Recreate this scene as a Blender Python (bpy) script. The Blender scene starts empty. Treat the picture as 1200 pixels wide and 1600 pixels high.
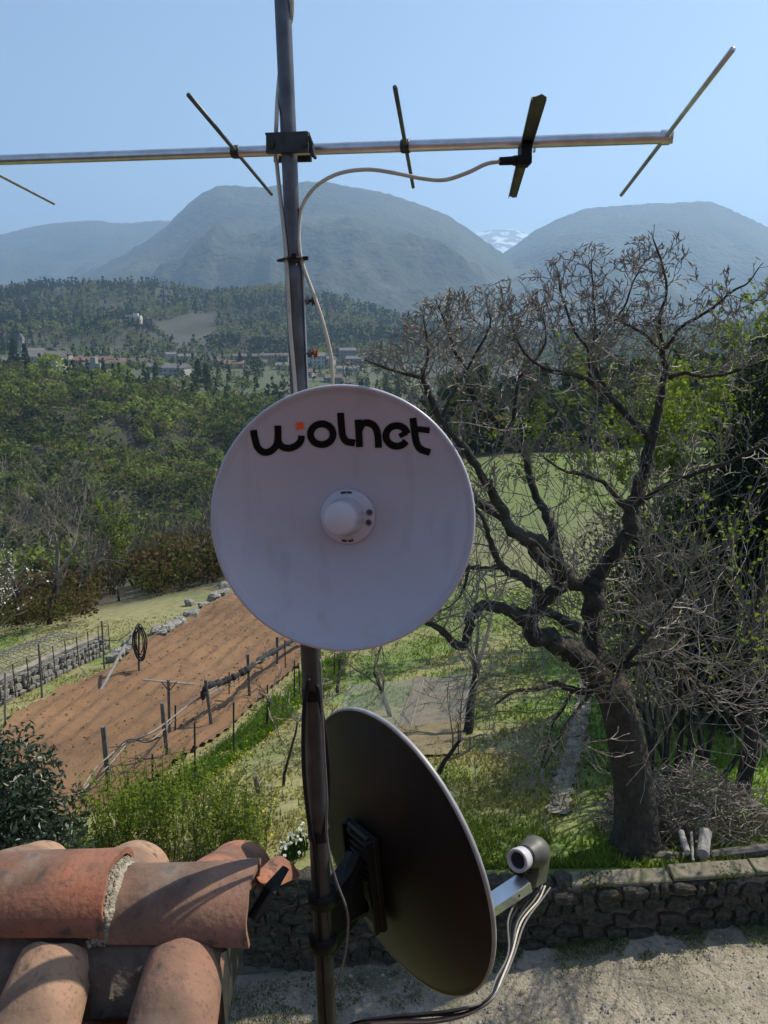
import bpy, math, random
import numpy as np
from mathutils import Vector, Matrix
random.seed(7)
RNG = np.random.default_rng(11)
R = math.radians
sc = bpy.context.scene
# ---------------------------------------------------------------- camera, sky, sun, exposure
PITCH = R(12.8)
FPX = 1232.0
cam_d = bpy.data.cameras.new('camera')
cam = bpy.data.objects.new('camera', cam_d)
sc.collection.objects.link(cam)
cam.location = (0, 0, 0)
cam.rotation_euler = (math.pi / 2 - PITCH, 0, 0)
cam_d.sensor_fit = 'VERTICAL'
cam_d.sensor_height = 36.0
cam_d.lens = 36.0 * FPX / 1600.0
cam_d.clip_start = 0.05
cam_d.clip_end = 60000
sc.camera = cam
sc.render.resolution_x, sc.render.resolution_y = 768, 1024

SUN_AZ, SUN_EL = R(60), R(50)          # azimuth measured to the right of the view direction (+Y)
world = bpy.data.worlds.new('World')
sc.world = world
world.use_nodes = True
wn = world.node_tree
bg = wn.nodes['Background']
sky = wn.nodes.new('ShaderNodeTexSky')
sky.sky_type = 'NISHITA'
sky.sun_disc = False
sky.sun_elevation = SUN_EL
sky.sun_rotation = SUN_AZ
sky.altitude = 600
sky.air_density = 1.0
sky.dust_density = 1.2
sky.ozone_density = 2.0
wn.links.new(sky.outputs[0], bg.inputs[0])
bg.inputs[1].default_value = 0.10
sd = bpy.data.lights.new('sun', 'SUN')
sd.energy = 4.6
sd.angle = R(0.53)
sd.color = (1.0, 0.92, 0.79)
sun = bpy.data.objects.new('sun', sd)
sc.collection.objects.link(sun)
to_sun = Vector((math.sin(SUN_AZ) * math.cos(SUN_EL), math.cos(SUN_AZ) * math.cos(SUN_EL), math.sin(SUN_EL)))
sun.rotation_euler = to_sun.to_track_quat('Z', 'Y').to_euler()
sun.location = (0, 0, 50)
sc.view_settings.view_transform = 'Standard'
sc.view_settings.look = 'None'
sc.view_settings.gamma = 1
sc.view_settings.use_curve_mapping = False
sc.view_settings.exposure = 0.6
sc.cycles.volume_bounces = 1
sc.cycles.transparent_max_bounces = 12

# ---------------------------------------------------------------- helpers
cP, sP = math.cos(PITCH), math.sin(PITCH)
def ray(px, py):
    u = (px - 600) / FPX
    v = (800 - py) / FPX
    return Vector((u, cP + v * sP, -sP + v * cP))
def at(px, py, Y):
    """the point on the sight line of a photo pixel that lies Y metres ahead"""
    d = ray(px, py)
    return d * (Y / d.y)
def on_line(B, e, px, py):
    """the point of the line B + s e nearest to a sight line"""
    d = ray(px, py).normalized()
    e = e.normalized()
    w = B
    a = e.dot(d)
    s = (a * w.dot(d) - w.dot(e)) / (1 - a * a)
    return B + e * s

def hsh(ix, iy, seed):
    h = (ix.astype(np.int64) * 374761393 + iy.astype(np.int64) * 668265263 + seed * 974711) & 0x7fffffff
    h = ((h ^ (h >> 13)) * 1274126177) & 0x7fffffff
    return ((h ^ (h >> 16)) & 0xffff) / 65535.0
def vnoise(x, y, seed=0):
    x = np.asarray(x, float); y = np.asarray(y, float)
    ix, iy = np.floor(x), np.floor(y)
    fx, fy = x - ix, y - iy
    fx = fx * fx * (3 - 2 * fx); fy = fy * fy * (3 - 2 * fy)
    a = hsh(ix, iy, seed); b = hsh(ix + 1, iy, seed); c = hsh(ix, iy + 1, seed); d = hsh(ix + 1, iy + 1, seed)
    return (a * (1 - fx) + b * fx) * (1 - fy) + (c * (1 - fx) + d * fx) * fy
def fbm(x, y, seed=0, octv=4, ridged=False):
    s, amp, tot = 0, 1.0, 0
    for o in range(octv):
        n = vnoise(x * 2 ** o + 13.7 * o, y * 2 ** o - 7.3 * o, seed + o)
        if ridged: n = 1 - np.abs(2 * n - 1)
        s = s + n * amp; tot += amp; amp *= 0.5
    return s / tot
def smooth(a, b, x):
    t = np.clip((x - a) / (b - a), 0, 1)
    return t * t * (3 - 2 * t)

def link(o, parent=None):
    sc.collection.objects.link(o)
    if parent is not None: o.parent = parent
    return o
def tag(o, label=None, cat=None, group=None, kind=None):
    if label: o['label'] = label
    if cat: o['category'] = cat
    if group: o['group'] = group
    if kind: o['kind'] = kind
    return o
def empty(name, loc, label, cat, group=None):
    o = bpy.data.objects.new(name, None)
    o.empty_display_size = 0.1
    link(o)
    o.location = loc
    return tag(o, label, cat, group)

class MB:
    """collects vertices and faces (numpy blocks) and links them as ONE mesh object"""
    def __init__(s):
        s.v = []; s.q = []; s.t = []; s.n = 0; s.col = []
    def add(s, v, quads=None, tris=None, col=None):
        v = np.asarray(v, float).reshape(-1, 3)
        if quads is not None and len(quads): s.q.append(np.asarray(quads, np.int64).reshape(-1, 4) + s.n)
        if tris is not None and len(tris): s.t.append(np.asarray(tris, np.int64).reshape(-1, 3) + s.n)
        s.v.append(v); s.n += len(v)
        if col is None: col = (1, 1, 1)
        col = np.asarray(col, float)
        if col.ndim == 1: col = np.tile(col, (len(v), 1))
        s.col.append(col)
        return s
    def mesh(s, name, mat, smooth_=False, use_col=False, origin=None):
        me = bpy.data.meshes.new(name)
        V = np.concatenate(s.v) if s.v else np.zeros((0, 3))
        if origin is not None: V = V - np.array(origin)
        Q = np.concatenate(s.q) if s.q else np.zeros((0, 4), np.int64)
        T = np.concatenate(s.t) if s.t else np.zeros((0, 3), np.int64)
        me.vertices.add(len(V)); me.vertices.foreach_set('co', V.ravel())
        nl = len(Q) * 4 + len(T) * 3
        me.loops.add(nl)
        me.loops.foreach_set('vertex_index', np.concatenate([Q.ravel(), T.ravel()]).astype(np.int32))
        me.polygons.add(len(Q) + len(T))
        st = np.concatenate([np.arange(len(Q)) * 4, len(Q) * 4 + np.arange(len(T)) * 3]).astype(np.int32)
        me.polygons.foreach_set('loop_start', st)
        me.update(calc_edges=True)
        me.polygons.foreach_set('use_smooth', np.full(len(me.polygons), bool(smooth_)))
        if use_col:
            ca = me.color_attributes.new('tint', 'FLOAT_COLOR', 'POINT')
            C = np.concatenate(s.col)
            ca.data.foreach_set('color', np.concatenate([C, np.ones((len(C), 1))], 1).ravel())
        if mat: me.materials.append(mat)
        me.validate()
        return me
    def build(s, name, mat, parent=None, smooth_=False, use_col=False, origin=None):
        if origin is None and parent is not None: origin = tuple(parent_world(parent))
        me = s.mesh(name, mat, smooth_, use_col, origin)
        o = bpy.data.objects.new(name, me)
        link(o, parent)
        if origin is not None and parent is None: o.location = origin
        return o
def parent_world(p):
    v = Vector(p.location)
    while p.parent is not None:
        p = p.parent; v = v + Vector(p.location)
    return v

def box(mb, c, size, M=None, bev=0.0, col=None):
    sx, sy, sz = size[0] / 2, size[1] / 2, size[2] / 2
    if bev <= 0:
        v = np.array([(x, y, z) for x in (-sx, sx) for y in (-sy, sy) for z in (-sz, sz)])
        f = [(0, 1, 3, 2), (4, 6, 7, 5), (0, 4, 5, 1), (2, 3, 7, 6), (0, 2, 6, 4), (1, 5, 7, 3)]
        if M is not None: v = v @ np.array(M.to_3x3()).T
        mb.add(v + np.array(c), quads=f, col=col); return
    b = bev
    rings = []
    for z, ins in ((-sz, b), (-sz + b, 0), (sz - b, 0), (sz, b)):
        x, y = sx - ins, sy - ins
        rings.append([(-x + b * 0, -y, z), (x, -y, z), (x, y, z), (-x, y, z)])
    v = np.array(rings).reshape(-1, 3); q = [(3, 2, 1, 0), (12, 13, 14, 15)]
    for r in range(3):
        for k in range(4):
            q.append((r * 4 + k, r * 4 + (k + 1) % 4, r * 4 + 4 + (k + 1) % 4, r * 4 + 4 + k))
    if M is not None: v = v @ np.array(M.to_3x3()).T
    mb.add(v + np.array(c), quads=q, col=col)

def frame_of(d):
    d = Vector(d).normalized()
    a = Vector((0, 0, 1)) if abs(d.z) < 0.9 else Vector((1, 0, 0))
    u = d.cross(a).normalized(); w = d.cross(u).normalized()
    return d, u, w
def tube(mb, pts, rad, sides=8, caps=True, flat=1.0, col=None):
    pts = [Vector(p) for p in pts]
    n = len(pts)
    if not hasattr(rad, '__len__'): rad = [rad] * n
    V = []
    u = None
    for i in range(n):
        d = (pts[min(i + 1, n - 1)] - pts[max(i - 1, 0)]).normalized()
        if u is None:
            _, u, w = frame_of(d)
        else:
            u = (u - d * u.dot(d)).normalized(); w = d.cross(u).normalized()
        for k in range(sides):
            a = 2 * math.pi * k / sides
            V.append(pts[i] + (u * math.cos(a) + w * math.sin(a) * flat) * rad[i])
    q = []
    for i in range(n - 1):
        for k in range(sides):
            q.append((i * sides + k, i * sides + (k + 1) % sides, (i + 1) * sides + (k + 1) % sides, (i + 1) * sides + k))
    t = []
    if caps:
        V.append(pts[0]); V.append(pts[-1])
        c0, c1 = n * sides, n * sides + 1
        for k in range(sides):
            t.append((c0, (k + 1) % sides, k)); t.append((c1, (n - 1) * sides + k, (n - 1) * sides + (k + 1) % sides))
    mb.add([tuple(p) for p in V], quads=q, tris=t, col=col)
def spline(pts, n=6):
    """Catmull-Rom through the points"""
    P = [Vector(p) for p in pts]
    P = [P[0] * 2 - P[1]] + P + [P[-1] * 2 - P[-2]]
    out = []
    for i in range(1, len(P) - 2):
        for k in range(n):
            t = k / n
            a, b, c, d = P[i - 1], P[i], P[i + 1], P[i + 2]
            out.append(0.5 * ((2 * b) + (c - a) * t + (2 * a - 5 * b + 4 * c - d) * t * t + (3 * b - a - 3 * c + d) * t ** 3))
    out.append(P[-2])
    return out
def lerp_list(vals, n):
    x = np.linspace(0, len(vals) - 1, n)
    return list(np.interp(x, np.arange(len(vals)), vals))
def prisms(mb, P0, P1, R0, R1, sides=3, col=None):
    P0 = np.asarray(P0, float); P1 = np.asarray(P1, float)
    R0 = np.asarray(R0, float)[:, None]; R1 = np.asarray(R1, float)[:, None]
    d = P1 - P0
    L = np.linalg.norm(d, axis=1, keepdims=True) + 1e-9
    d = d / L
    a = np.where(np.abs(d[:, 2:3]) < 0.9, np.array([[0, 0, 1.0]]), np.array([[1.0, 0, 0]]))
    u = np.cross(d, a); u /= np.linalg.norm(u, axis=1, keepdims=True)
    w = np.cross(d, u)
    rings = []
    for P, Rr in ((P0, R0), (P1 + d * R1 * 0.5, R1)):
        for k in range(sides):
            an = 2 * math.pi * k / sides
            rings.append(P + (u * math.cos(an) + w * math.sin(an)) * Rr)
    V = np.stack(rings, 1)
    n = len(P0)
    base = (np.arange(n) * 2 * sides)[:, None]
    q = []
    for k in range(sides):
        k2 = (k + 1) % sides
        q.append(base + np.array([[k, k2, sides + k2, sides + k]]))
    Q = np.stack(q, 1).reshape(-1, 4)
    if col is not None:
        col = np.repeat(np.asarray(col), 2 * sides, axis=0)
    mb.add(V.reshape(-1, 3), quads=Q, col=col)
def leaves(mb, C, size, col=None, aspect=1.0, up=0.0, fold=False):
    """one small leaf face per centre, turned at random"""
    C = np.asarray(C, float); n = len(C)
    if n == 0: return
    size = np.broadcast_to(np.asarray(size, float), (n,))[:, None]
    nr = RNG.normal(size=(n, 3)); nr[:, 2] += up * 2
    nr /= np.linalg.norm(nr, axis=1, keepdims=True)
    t = RNG.normal(size=(n, 3)); u = np.cross(nr, t); u /= np.linalg.norm(u, axis=1, keepdims=True)
    w = np.cross(nr, u)
    a = u * size * 0.5; b = w * size * 0.5 * aspect
    V = np.stack([C - a, C - b * .9 - a * .1, C + a * 1.1, C + b * .9 + a * .1], 1)
    if fold: V[:, [1, 3]] += nr[:, None, :] * size[:, None] * 0.15
    if col is not None: col = np.repeat(np.asarray(col), 4, axis=0)
    mb.add(V.reshape(-1, 3), quads=(np.arange(n) * 4)[:, None] + np.arange(4)[None], col=col)

ORD = 'leftmost,second from the left,third from the left,fourth from the left,fifth from the left,sixth from the left,seventh from the left,eighth from the left,ninth from the left,tenth from the left,eleventh from the left,twelfth from the left'.split(',')
def label_row(objs, text, right_text=None):
    """label alike things by their order across the photograph"""
    L_ = sorted(objs, key=lambda o: o.location.x / o.location.y); n = len(L_)
    for i, o in enumerate(L_):
        w = ORD[i] if i < (n + 1) // 2 else ORD[n - 1 - i].replace('left', 'right')
        o['label'] = w + ' ' + text
# ---------------------------------------------------------------- materials
def mat_new(name):
    m = bpy.data.materials.new(name); m.use_nodes = True
    nt = m.node_tree
    return m, nt, nt.nodes, nt.links, nt.nodes['Principled BSDF']
def mat(name, c, rough=0.7, metal=0.0, var=0.25, scale=8.0, bump=0.2, bscale=None, bdist=0.01, c2=None, spec=0.5, tint=False, coords='Object', coat=0.0, detail=5.0, sharp=None):
    m, nt, N, L, P = mat_new(name)
    P.inputs['Roughness'].default_value = rough
    P.inputs['Metallic'].default_value = metal
    P.inputs['Specular IOR Level'].default_value = spec
    P.inputs['Coat Weight'].default_value = coat
    P.inputs['Coat Roughness'].default_value = 0.15
    tc = N.new('ShaderNodeTexCoord')
    nz = N.new('ShaderNodeTexNoise'); nz.inputs['Scale'].default_value = scale; nz.inputs['Detail'].default_value = detail
    L.new(tc.outputs[coords], nz.inputs['Vector'])
    ramp = N.new('ShaderNodeValToRGB')
    lo, hi = (sharp if sharp else (0.3, 0.7))
    ramp.color_ramp.elements[0].position = lo; ramp.color_ramp.elements[1].position = hi
    if c2 is None:
        a = [x * (1 - var) for x in c]; b = [min(1, x * (1 + var)) for x in c]
    else: a, b = c, c2
    ramp.color_ramp.elements[0].color = (*a, 1); ramp.color_ramp.elements[1].color = (*b, 1)
    L.new(nz.outputs[0], ramp.inputs[0])
    out = ramp.outputs[0]
    if tint:
        at_ = N.new('ShaderNodeAttribute'); at_.attribute_name = 'tint'
        mx = N.new('ShaderNodeMix'); mx.data_type = 'RGBA'; mx.blend_type = 'MULTIPLY'; mx.inputs[0].default_value = 1
        L.new(out, mx.inputs[6]); L.new(at_.outputs['Color'], mx.inputs[7]); out = mx.outputs[2]
    L.new(out, P.inputs['Base Color'])
    if bump:
        n2 = N.new('ShaderNodeTexNoise'); n2.inputs['Scale'].default_value = bscale or scale * 4; n2.inputs['Detail'].default_value = 6
        L.new(tc.outputs[coords], n2.inputs['Vector'])
        bp = N.new('ShaderNodeBump'); bp.inputs['Strength'].default_value = bump; bp.inputs['Distance'].default_value = bdist
        L.new(n2.outputs[0], bp.inputs['Height']); L.new(bp.outputs[0], P.inputs['Normal'])
    return m
def leaf_mat(name, c, trans=0.45, gloss=0.0, tint=True):
    m, nt, N, L, P = mat_new(name)
    out = N['Material Output']
    at_ = N.new('ShaderNodeAttribute'); at_.attribute_name = 'tint'
    mx = N.new('ShaderNodeMix'); mx.data_type = 'RGBA'; mx.blend_type = 'MULTIPLY'; mx.inputs[0].default_value = 1
    mx.inputs[6].default_value = (*c, 1)
    L.new(at_.outputs['Color'], mx.inputs[7])
    P.inputs['Roughness'].default_value = 0.45 if gloss else 0.7
    P.inputs['Specular IOR Level'].default_value = gloss
    L.new(mx.outputs[2], P.inputs['Base Color'])
    tr = N.new('ShaderNodeBsdfTranslucent')
    hs = N.new('ShaderNodeMix'); hs.data_type = 'RGBA'; hs.blend_type = 'MULTIPLY'; hs.inputs[0].default_value = 1
    L.new(mx.outputs[2], hs.inputs[6]); hs.inputs[7].default_value = (1.15, 1.25, 0.6, 1)
    L.new(hs.outputs[2], tr.inputs['Color'])
    ms = N.new('ShaderNodeMixShader'); ms.inputs[0].default_value = trans
    L.new(P.outputs[0], ms.inputs[1]); L.new(tr.outputs[0], ms.inputs[2]); L.new(ms.outputs[0], out.inputs['Surface'])
    return m
def add_layer(m, c, scale, lo, hi, coords='Object', detail=6, fac=1.0, stretch=None):
    """blend a second noisy colour layer over the base colour"""
    nt = m.node_tree; N = nt.nodes; L = nt.links; P = N['Principled BSDF']
    src = P.inputs['Base Color'].links[0].from_socket
    tc = N.new('ShaderNodeTexCoord'); nz = N.new('ShaderNodeTexNoise')
    nz.inputs['Scale'].default_value = scale; nz.inputs['Detail'].default_value = detail
    if stretch:
        mp = N.new('ShaderNodeMapping'); mp.inputs['Scale'].default_value = stretch
        L.new(tc.outputs[coords], mp.inputs[0]); L.new(mp.outputs[0], nz.inputs['Vector'])
    else: L.new(tc.outputs[coords], nz.inputs['Vector'])
    rp = N.new('ShaderNodeValToRGB')
    rp.color_ramp.elements[0].position = lo; rp.color_ramp.elements[1].position = hi
    rp.color_ramp.elements[0].color = (0, 0, 0, 1); rp.color_ramp.elements[1].color = (fac, fac, fac, 1)
    L.new(nz.outputs[0], rp.inputs[0])
    mx = N.new('ShaderNodeMix'); mx.data_type = 'RGBA'
    L.new(rp.outputs[0], mx.inputs[0]); L.new(src, mx.inputs[6]); mx.inputs[7].default_value = (*c, 1)
    L.new(mx.outputs[2], P.inputs['Base Color'])
    return m

M = {}
M['galv'] = mat('galvanised_steel', (0.11, 0.11, 0.12), 0.45, 0.55, 0.3, 25, 0.15, 90, 0.002)
add_layer(M['galv'], (0.12, 0.095, 0.075), 14, 0.52, 0.8, fac=0.6)
M['galv_old'] = mat('weathered_pipe', (0.062, 0.057, 0.055), 0.55, 0.3, 0.3, 20, 0.3, 80, 0.002)
add_layer(M['galv_old'], (0.07, 0.06, 0.055), 9, 0.55, 0.8, fac=0.4)
M['alu'] = mat('aluminium', (0.62, 0.62, 0.63), 0.33, 0.9, 0.12, 40, 0.12, 150, 0.001)
add_layer(M['alu'], (0.40, 0.33, 0.28), 6, 0.5, 0.8, fac=0.5, stretch=(1, 8, 8))
M['clamp'] = mat('dark_clamp_steel', (0.05, 0.048, 0.045), 0.5, 0.5, 0.3, 40, 0.2, 100, 0.002)
M['black_plastic'] = mat('black_plastic', (0.010, 0.010, 0.011), 0.55, 0, 0.2, 40, 0.08, 160, 0.001, spec=0.2)
M['rust'] = mat('rusty_bolt', (0.22, 0.06, 0.03), 0.8, 0.2, 0.4, 60, 0.4, 160, 0.002)
M['coax'] = mat('beige_coax', (0.50, 0.45, 0.36), 0.5, 0, 0.15, 60, 0.08, 160, 0.001)
M['coax_grey'] = mat('grey_cable', (0.13, 0.12, 0.11), 0.5, 0, 0.2, 60, 0.08, 160, 0.001)
M['white_dish'] = mat('white_painted_dish', (0.47, 0.435, 0.475), 0.36, 0, 0.03, 5, 0.03, 300, 0.0005, spec=0.5)
add_layer(M['white_dish'], (0.38, 0.35, 0.34), 3.5, 0.55, 0.85, fac=0.3)
add_layer(M['white_dish'], (0.27, 0.24, 0.22), 9, 0.56, 0.75, fac=0.35, stretch=(2.2, 2.2, .25))
M['white_plastic'] = mat('white_plastic', (0.54, 0.51, 0.54), 0.25, 0, 0.02, 5, 0.0)
M['logo_black'] = mat('logo_black', (0.004, 0.004, 0.004), 0.6, 0, 0.2, 50, 0.0, spec=0.15)
M['logo_orange'] = mat('logo_orange', (0.85, 0.12, 0.02), 0.4, 0, 0.08, 50, 0.0)
M['sat_back'] = mat('dark_brown_dish', (0.009, 0.006, 0.005), 0.5, 0, 0.2, 6, 0.1, 80, 0.001, spec=0.25)
M['sat_rim'] = mat('dish_rim_grey', (0.30, 0.29, 0.29), 0.5, 0.3, 0.2, 20, 0.1, 80, 0.001)
M['arm_metal'] = mat('arm_metal', (0.70, 0.69, 0.68), 0.3, 0.7, 0.08, 20, 0.05, 100, 0.001)
M['lnb_grey'] = mat('lnb_grey_green', (0.085, 0.083, 0.065), 0.5, 0, 0.1, 30, 0.1, 120, 0.001)
M['glass_dark'] = mat('lens_dark', (0.02, 0.03, 0.05), 0.1, 0, 0.1, 30, 0)
def terracotta(name, c, c2):
    m = mat(name, c, 0.9, 0, 0.2, 9, 0.7, 60, 0.0045, c2=c2, detail=10)
    add_layer(m, tuple(x * .45 for x in c2), 5, 0.46, 0.66, fac=0.85, detail=10)
    add_layer(m, tuple(x * .5 for x in c2), 90, 0.55, 0.68, fac=0.6, detail=4)
    add_layer(m, (0.055, 0.045, 0.04), 22, 0.60, 0.70, fac=0.85, detail=8)      # lichen spots
    add_layer(m, (0.30, 0.27, 0.22), 4, 0.60, 0.78, fac=0.55)                    # bleached patches
    return m
M['tile_red'] = terracotta('terracotta_red', (0.33, 0.115, 0.06), (0.25, 0.13, 0.085))
M['tile_pink'] = terracotta('terracotta_pink', (0.29, 0.145, 0.09), (0.22, 0.135, 0.095))
M['tile_orange'] = terracotta('terracotta_orange', (0.38, 0.15, 0.08), (0.30, 0.14, 0.09))
M['tile_pale'] = terracotta('terracotta_pale', (0.38, 0.23, 0.145), (0.30, 0.185, 0.12))
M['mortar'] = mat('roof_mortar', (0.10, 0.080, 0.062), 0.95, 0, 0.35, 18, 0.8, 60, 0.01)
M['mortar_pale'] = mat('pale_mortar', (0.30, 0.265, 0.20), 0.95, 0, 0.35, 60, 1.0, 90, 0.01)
M['wall_plaster'] = mat('salmon_plaster', (0.24, 0.135, 0.10), 0.9, 0, 0.1, 3, 0.3, 60, 0.004)
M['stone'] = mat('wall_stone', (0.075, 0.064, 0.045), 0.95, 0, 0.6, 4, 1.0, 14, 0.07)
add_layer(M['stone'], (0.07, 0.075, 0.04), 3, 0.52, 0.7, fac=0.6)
M['stone_mortar'] = mat('old_mortar', (0.13, 0.12, 0.10), 0.95, 0, 0.3, 9, 0.8, 30, 0.03)
M['cap'] = mat('wall_cap_cement', (0.19, 0.165, 0.115), 0.9, 0, 0.3, 6, 0.6, 40, 0.02)
add_layer(M['cap'], (0.08, 0.09, 0.04), 5, 0.52, 0.66, fac=0.8)
M['white_rock'] = mat('limestone_rock', (0.30, 0.285, 0.25), 0.95, 0, 0.5, 3, 1.0, 9, 0.08)
add_layer(M['white_rock'], (0.10, 0.10, 0.06), 2.5, .5, .62, fac=.8)
M['concrete'] = mat('pale_concrete', (0.21, 0.185, 0.14), 0.9, 0, 0.45, 3, 0.6, 40, 0.01)
M['wood'] = mat('weathered_wood', (0.13, 0.115, 0.10), 0.9, 0, 0.35, 12, 0.6, 40, 0.01)
M['wood_pale'] = mat('pale_grey_wood', (0.26, 0.24, 0.22), 0.9, 0, 0.3, 12, 0.6, 40, 0.01)
M['iron'] = mat('dark_iron', (0.05, 0.05, 0.05), 0.6, 0.4, 0.3, 20, 0.2, 60, 0.003)
M['pipe_grey'] = mat('grey_hose', (0.24, 0.23, 0.21), 0.6, 0, 0.2, 20, 0.1)
M['net_black'] = mat('black_net', (0.02, 0.02, 0.022), 0.8, 0, 0.4, 20, 1.0, 40, 0.04)
M['bark'] = mat('walnut_bark', (0.040, 0.032, 0.025), 0.95, 0, 0.5, 5, 1.0, 16, 0.08)
add_layer(M['bark'], (0.16, 0.10, 0.04), 2.2, 0.60, 0.75, fac=0.6)                # orange lichen
add_layer(M['bark'], (0.13, 0.12, 0.10), 6, 0.56, 0.72, fac=0.4)                  # grey lichen
M['twig'] = mat('grey_twig', (0.19, 0.155, 0.125), 0.6, 0, 0.4, 6, 0.0, spec=0.4)
M['twig_dark'] = mat('brown_twig', (0.13, 0.105, 0.085), 0.8, 0, 0.4, 3, 0.0)
M['twig_grey'] = mat('grey_brown_twig', (0.17, 0.145, 0.12), 0.8, 0, 0.4, 3, 0.0)
M['leaf'] = leaf_mat('fresh_leaf', (0.10, 0.15, 0.03), 0.5)
M['leaf_bright'] = leaf_mat('spring_leaf', (0.18, 0.22, 0.045), 0.5)
M['leaf_laurel'] = leaf_mat('laurel_leaf', (0.032, 0.052, 0.022), 0.15, gloss=0.6)
M['leaf_dark'] = leaf_mat('dark_evergreen', (0.02, 0.032, 0.016), 0.1, gloss=0.2)
M['leaf_far'] = leaf_mat('wood_leaf', (1.32, 1.14, 1.1), 0.40)
M['blossom'] = leaf_mat('white_blossom', (0.75, 0.74, 0.72), 0.3)
M['grass'] = leaf_mat('grass_blade', (1, 1, 1), 0.4)
M['yellow_flower'] = leaf_mat('yellow_flower', (0.75, 0.55, 0.03), 0.3)

# ---------------------------------------------------------------- terrain
S_COL = np.array([-1.4, -.83, -.5, -.375, -.25, -.125, 0, .125, .25, .5, .83, 1.4])
ROWS = [
 (-8,   [-7.1] * 12),
 (9.3,  [-8.0, -7.8, -7.6, -7.4, -7.25, -7.15, -7.1, -7.1, -7.1, -7.1, -7.1, -7.1]),
 (12,   [-8.9, -8.6, -8.5, -8.4, -8.2, -8.0, -7.8, -7.6, -7.5, -7.4, -7.3, -7.3]),
 (16,   [-9.9, -9.7, -9.5, -9.4, -9.2, -9.0, -8.7, -8.4, -8.2, -8.0, -7.9, -7.8]),
 (22,   [-11, -10.7, -10.4, -10.2, -10.0, -9.8, -9.5, -9.2, -9.0, -8.7, -8.5, -8.4]),
 (32,   [-15, -14.2, -13.0, -12.1, -11.4, -10.9, -10.6, -10.2, -10.0, -9.7, -9.5, -9.4]),
 (45,   [-21, -19.5, -17.5, -16.2, -14.6, -12.8, -12.0, -11.5, -11.2, -10.8, -10.5, -10.4]),
 (70,   [-30, -28, -25.5, -23.5, -21, -17, -14.2, -13.3, -13.0, -12.6, -12.2, -12]),
 (90,   [-38, -36, -32, -29, -25.3, -20, -16.5, -15.0, -14.6, -14.0, -13.4, -13]),
 (130,  [-52, -50, -47, -45, -42, -33, -24, -18.5, -17.2, -16.5, -16, -15]),
 (180,  [-62, -60, -58, -58, -56, -48, -36, -26, -22, -20, -19, -18]),
 (230,  [-50, -48, -47, -50, -54, -52, -46, -36, -28, -24, -22, -20]),
 (280, [-38, -36, -35, -38, -48, -50, -50, -44, -37, -31, -28, -24]),
 (340, [-27, -26, -25.5, -28, -39, -42, -46, -48, -42, -35, -30, -24]),
 (400, [-25, -24, -25, -26, -32, -36, -44, -50, -46, -38, -30, -22]),
 (520, [-23, -23, -24, -26, -30, -33, -41, -49, -47, -37, -25, -14]),
 (700, [-22, -22, -23, -25, -28, -29, -37, -46, -43, -32, -16, -2]),
 (850, [-18, -18, -19, -22, -28, -28, -33, -44, -40, -24, -6, 10]),
 (1000, [-2, -2, -4, -8, -18, -20, -24, -38, -32, -12, 8, 28]),
 (1200, [31, 31, 28, 24, 14, 11, -4, -24, -18, 2, 24, 46]),
 (1450, [70, 68, 66, 76, 72, 70, 30, -18, -14, 8, 28, 53]),
 (1700, [56, 56, 54, 62, 60, 58, 12, -16, -14, 3, 18, 38]),
 (2200, [10, 10, 10, 10, 10, 5, 0, 0, 0, 10, 20, 30]),
 (3200, [-40] * 12)]
_ry = np.array([r[0] for r in ROWS], float)
_rz = np.array([r[1] for r in ROWS], float)
_lg = np.log(_ry + 30)
_LG = np.linspace(_lg[0], _lg[-1], 420)
_SS = np.linspace(-1.4, 1.4, 141)
_tmp = np.stack([np.interp(_LG, _lg, _rz[:, k]) for k in range(12)], 1)
_Z = np.stack([np.interp(_SS, S_COL, _tmp[i]) for i in range(len(_LG))], 0)
def _blur(A, k, ax):
    ker = np.hanning(k + 2)[1:-1]; ker /= ker.sum()
    pad = [(0, 0), (0, 0)]; pad[ax] = (k // 2, k // 2)
    B = np.pad(A, pad, mode='edge')
    return np.apply_along_axis(lambda m: np.convolve(m, ker, 'valid'), ax, B)
_Z = _blur(_blur(_Z, 9, 0), 9, 1)
def drive_z(x, y):
    return -8.36 + 0.125 * np.clip(np.asarray(x, float), -4, 8)
def T(x, y):
    x = np.asarray(x, float); y = np.asarray(y, float)
    s = np.clip(x / np.maximum(y + 8, 0.5), -1.4, 1.4)
    l = np.log(np.clip(y, -7.9, 3190) + 30)
    fi = np.clip((l - _LG[0]) / (_LG[1] - _LG[0]), 0, 418.999); fj = np.clip((s + 1.4) / 0.02, 0, 139.999)
    i = fi.astype(int); j = fj.astype(int); a = fi - i; b = fj - j
    z = (_Z[i, j] * (1 - b) + _Z[i, j + 1] * b) * (1 - a) + (_Z[i + 1, j] * (1 - b) + _Z[i + 1, j + 1] * b) * a
    amp = np.interp(y, [10, 20, 60, 120, 250, 340, 600, 1000, 1500], [0, .06, .4, 3, 13, 5, 4, 16, 22])
    sc_ = np.interp(y, [10, 60, 200, 1000], [4, 14, 50, 130])
    z = z + (fbm(x / 46., y / 46., 3, 4) - .5) * 2 * np.where(y < 450, amp, 0) + (fbm(x / 150., y / 150., 5, 4) - .5) * 2 * np.where(y >= 450, amp, 0) * smooth(450, 560, y)
    z = z + (fbm(x / 2.5, y / 2.5, 9, 3) - .5) * .12 * smooth(9.4, 14, y)
    # castle knoll
    kx, ky = (208 - 600) / 1201. * 960, 960.
    g = np.exp(-(((x - kx) / 50) ** 2 + ((y - ky) / 70) ** 2))
    z = np.where(y > 450, z * (1 - g) + g * (16.0 + 5 * (g - 1)), z)
    return np.where(y < 9.3, drive_z(x, y), z)
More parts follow.
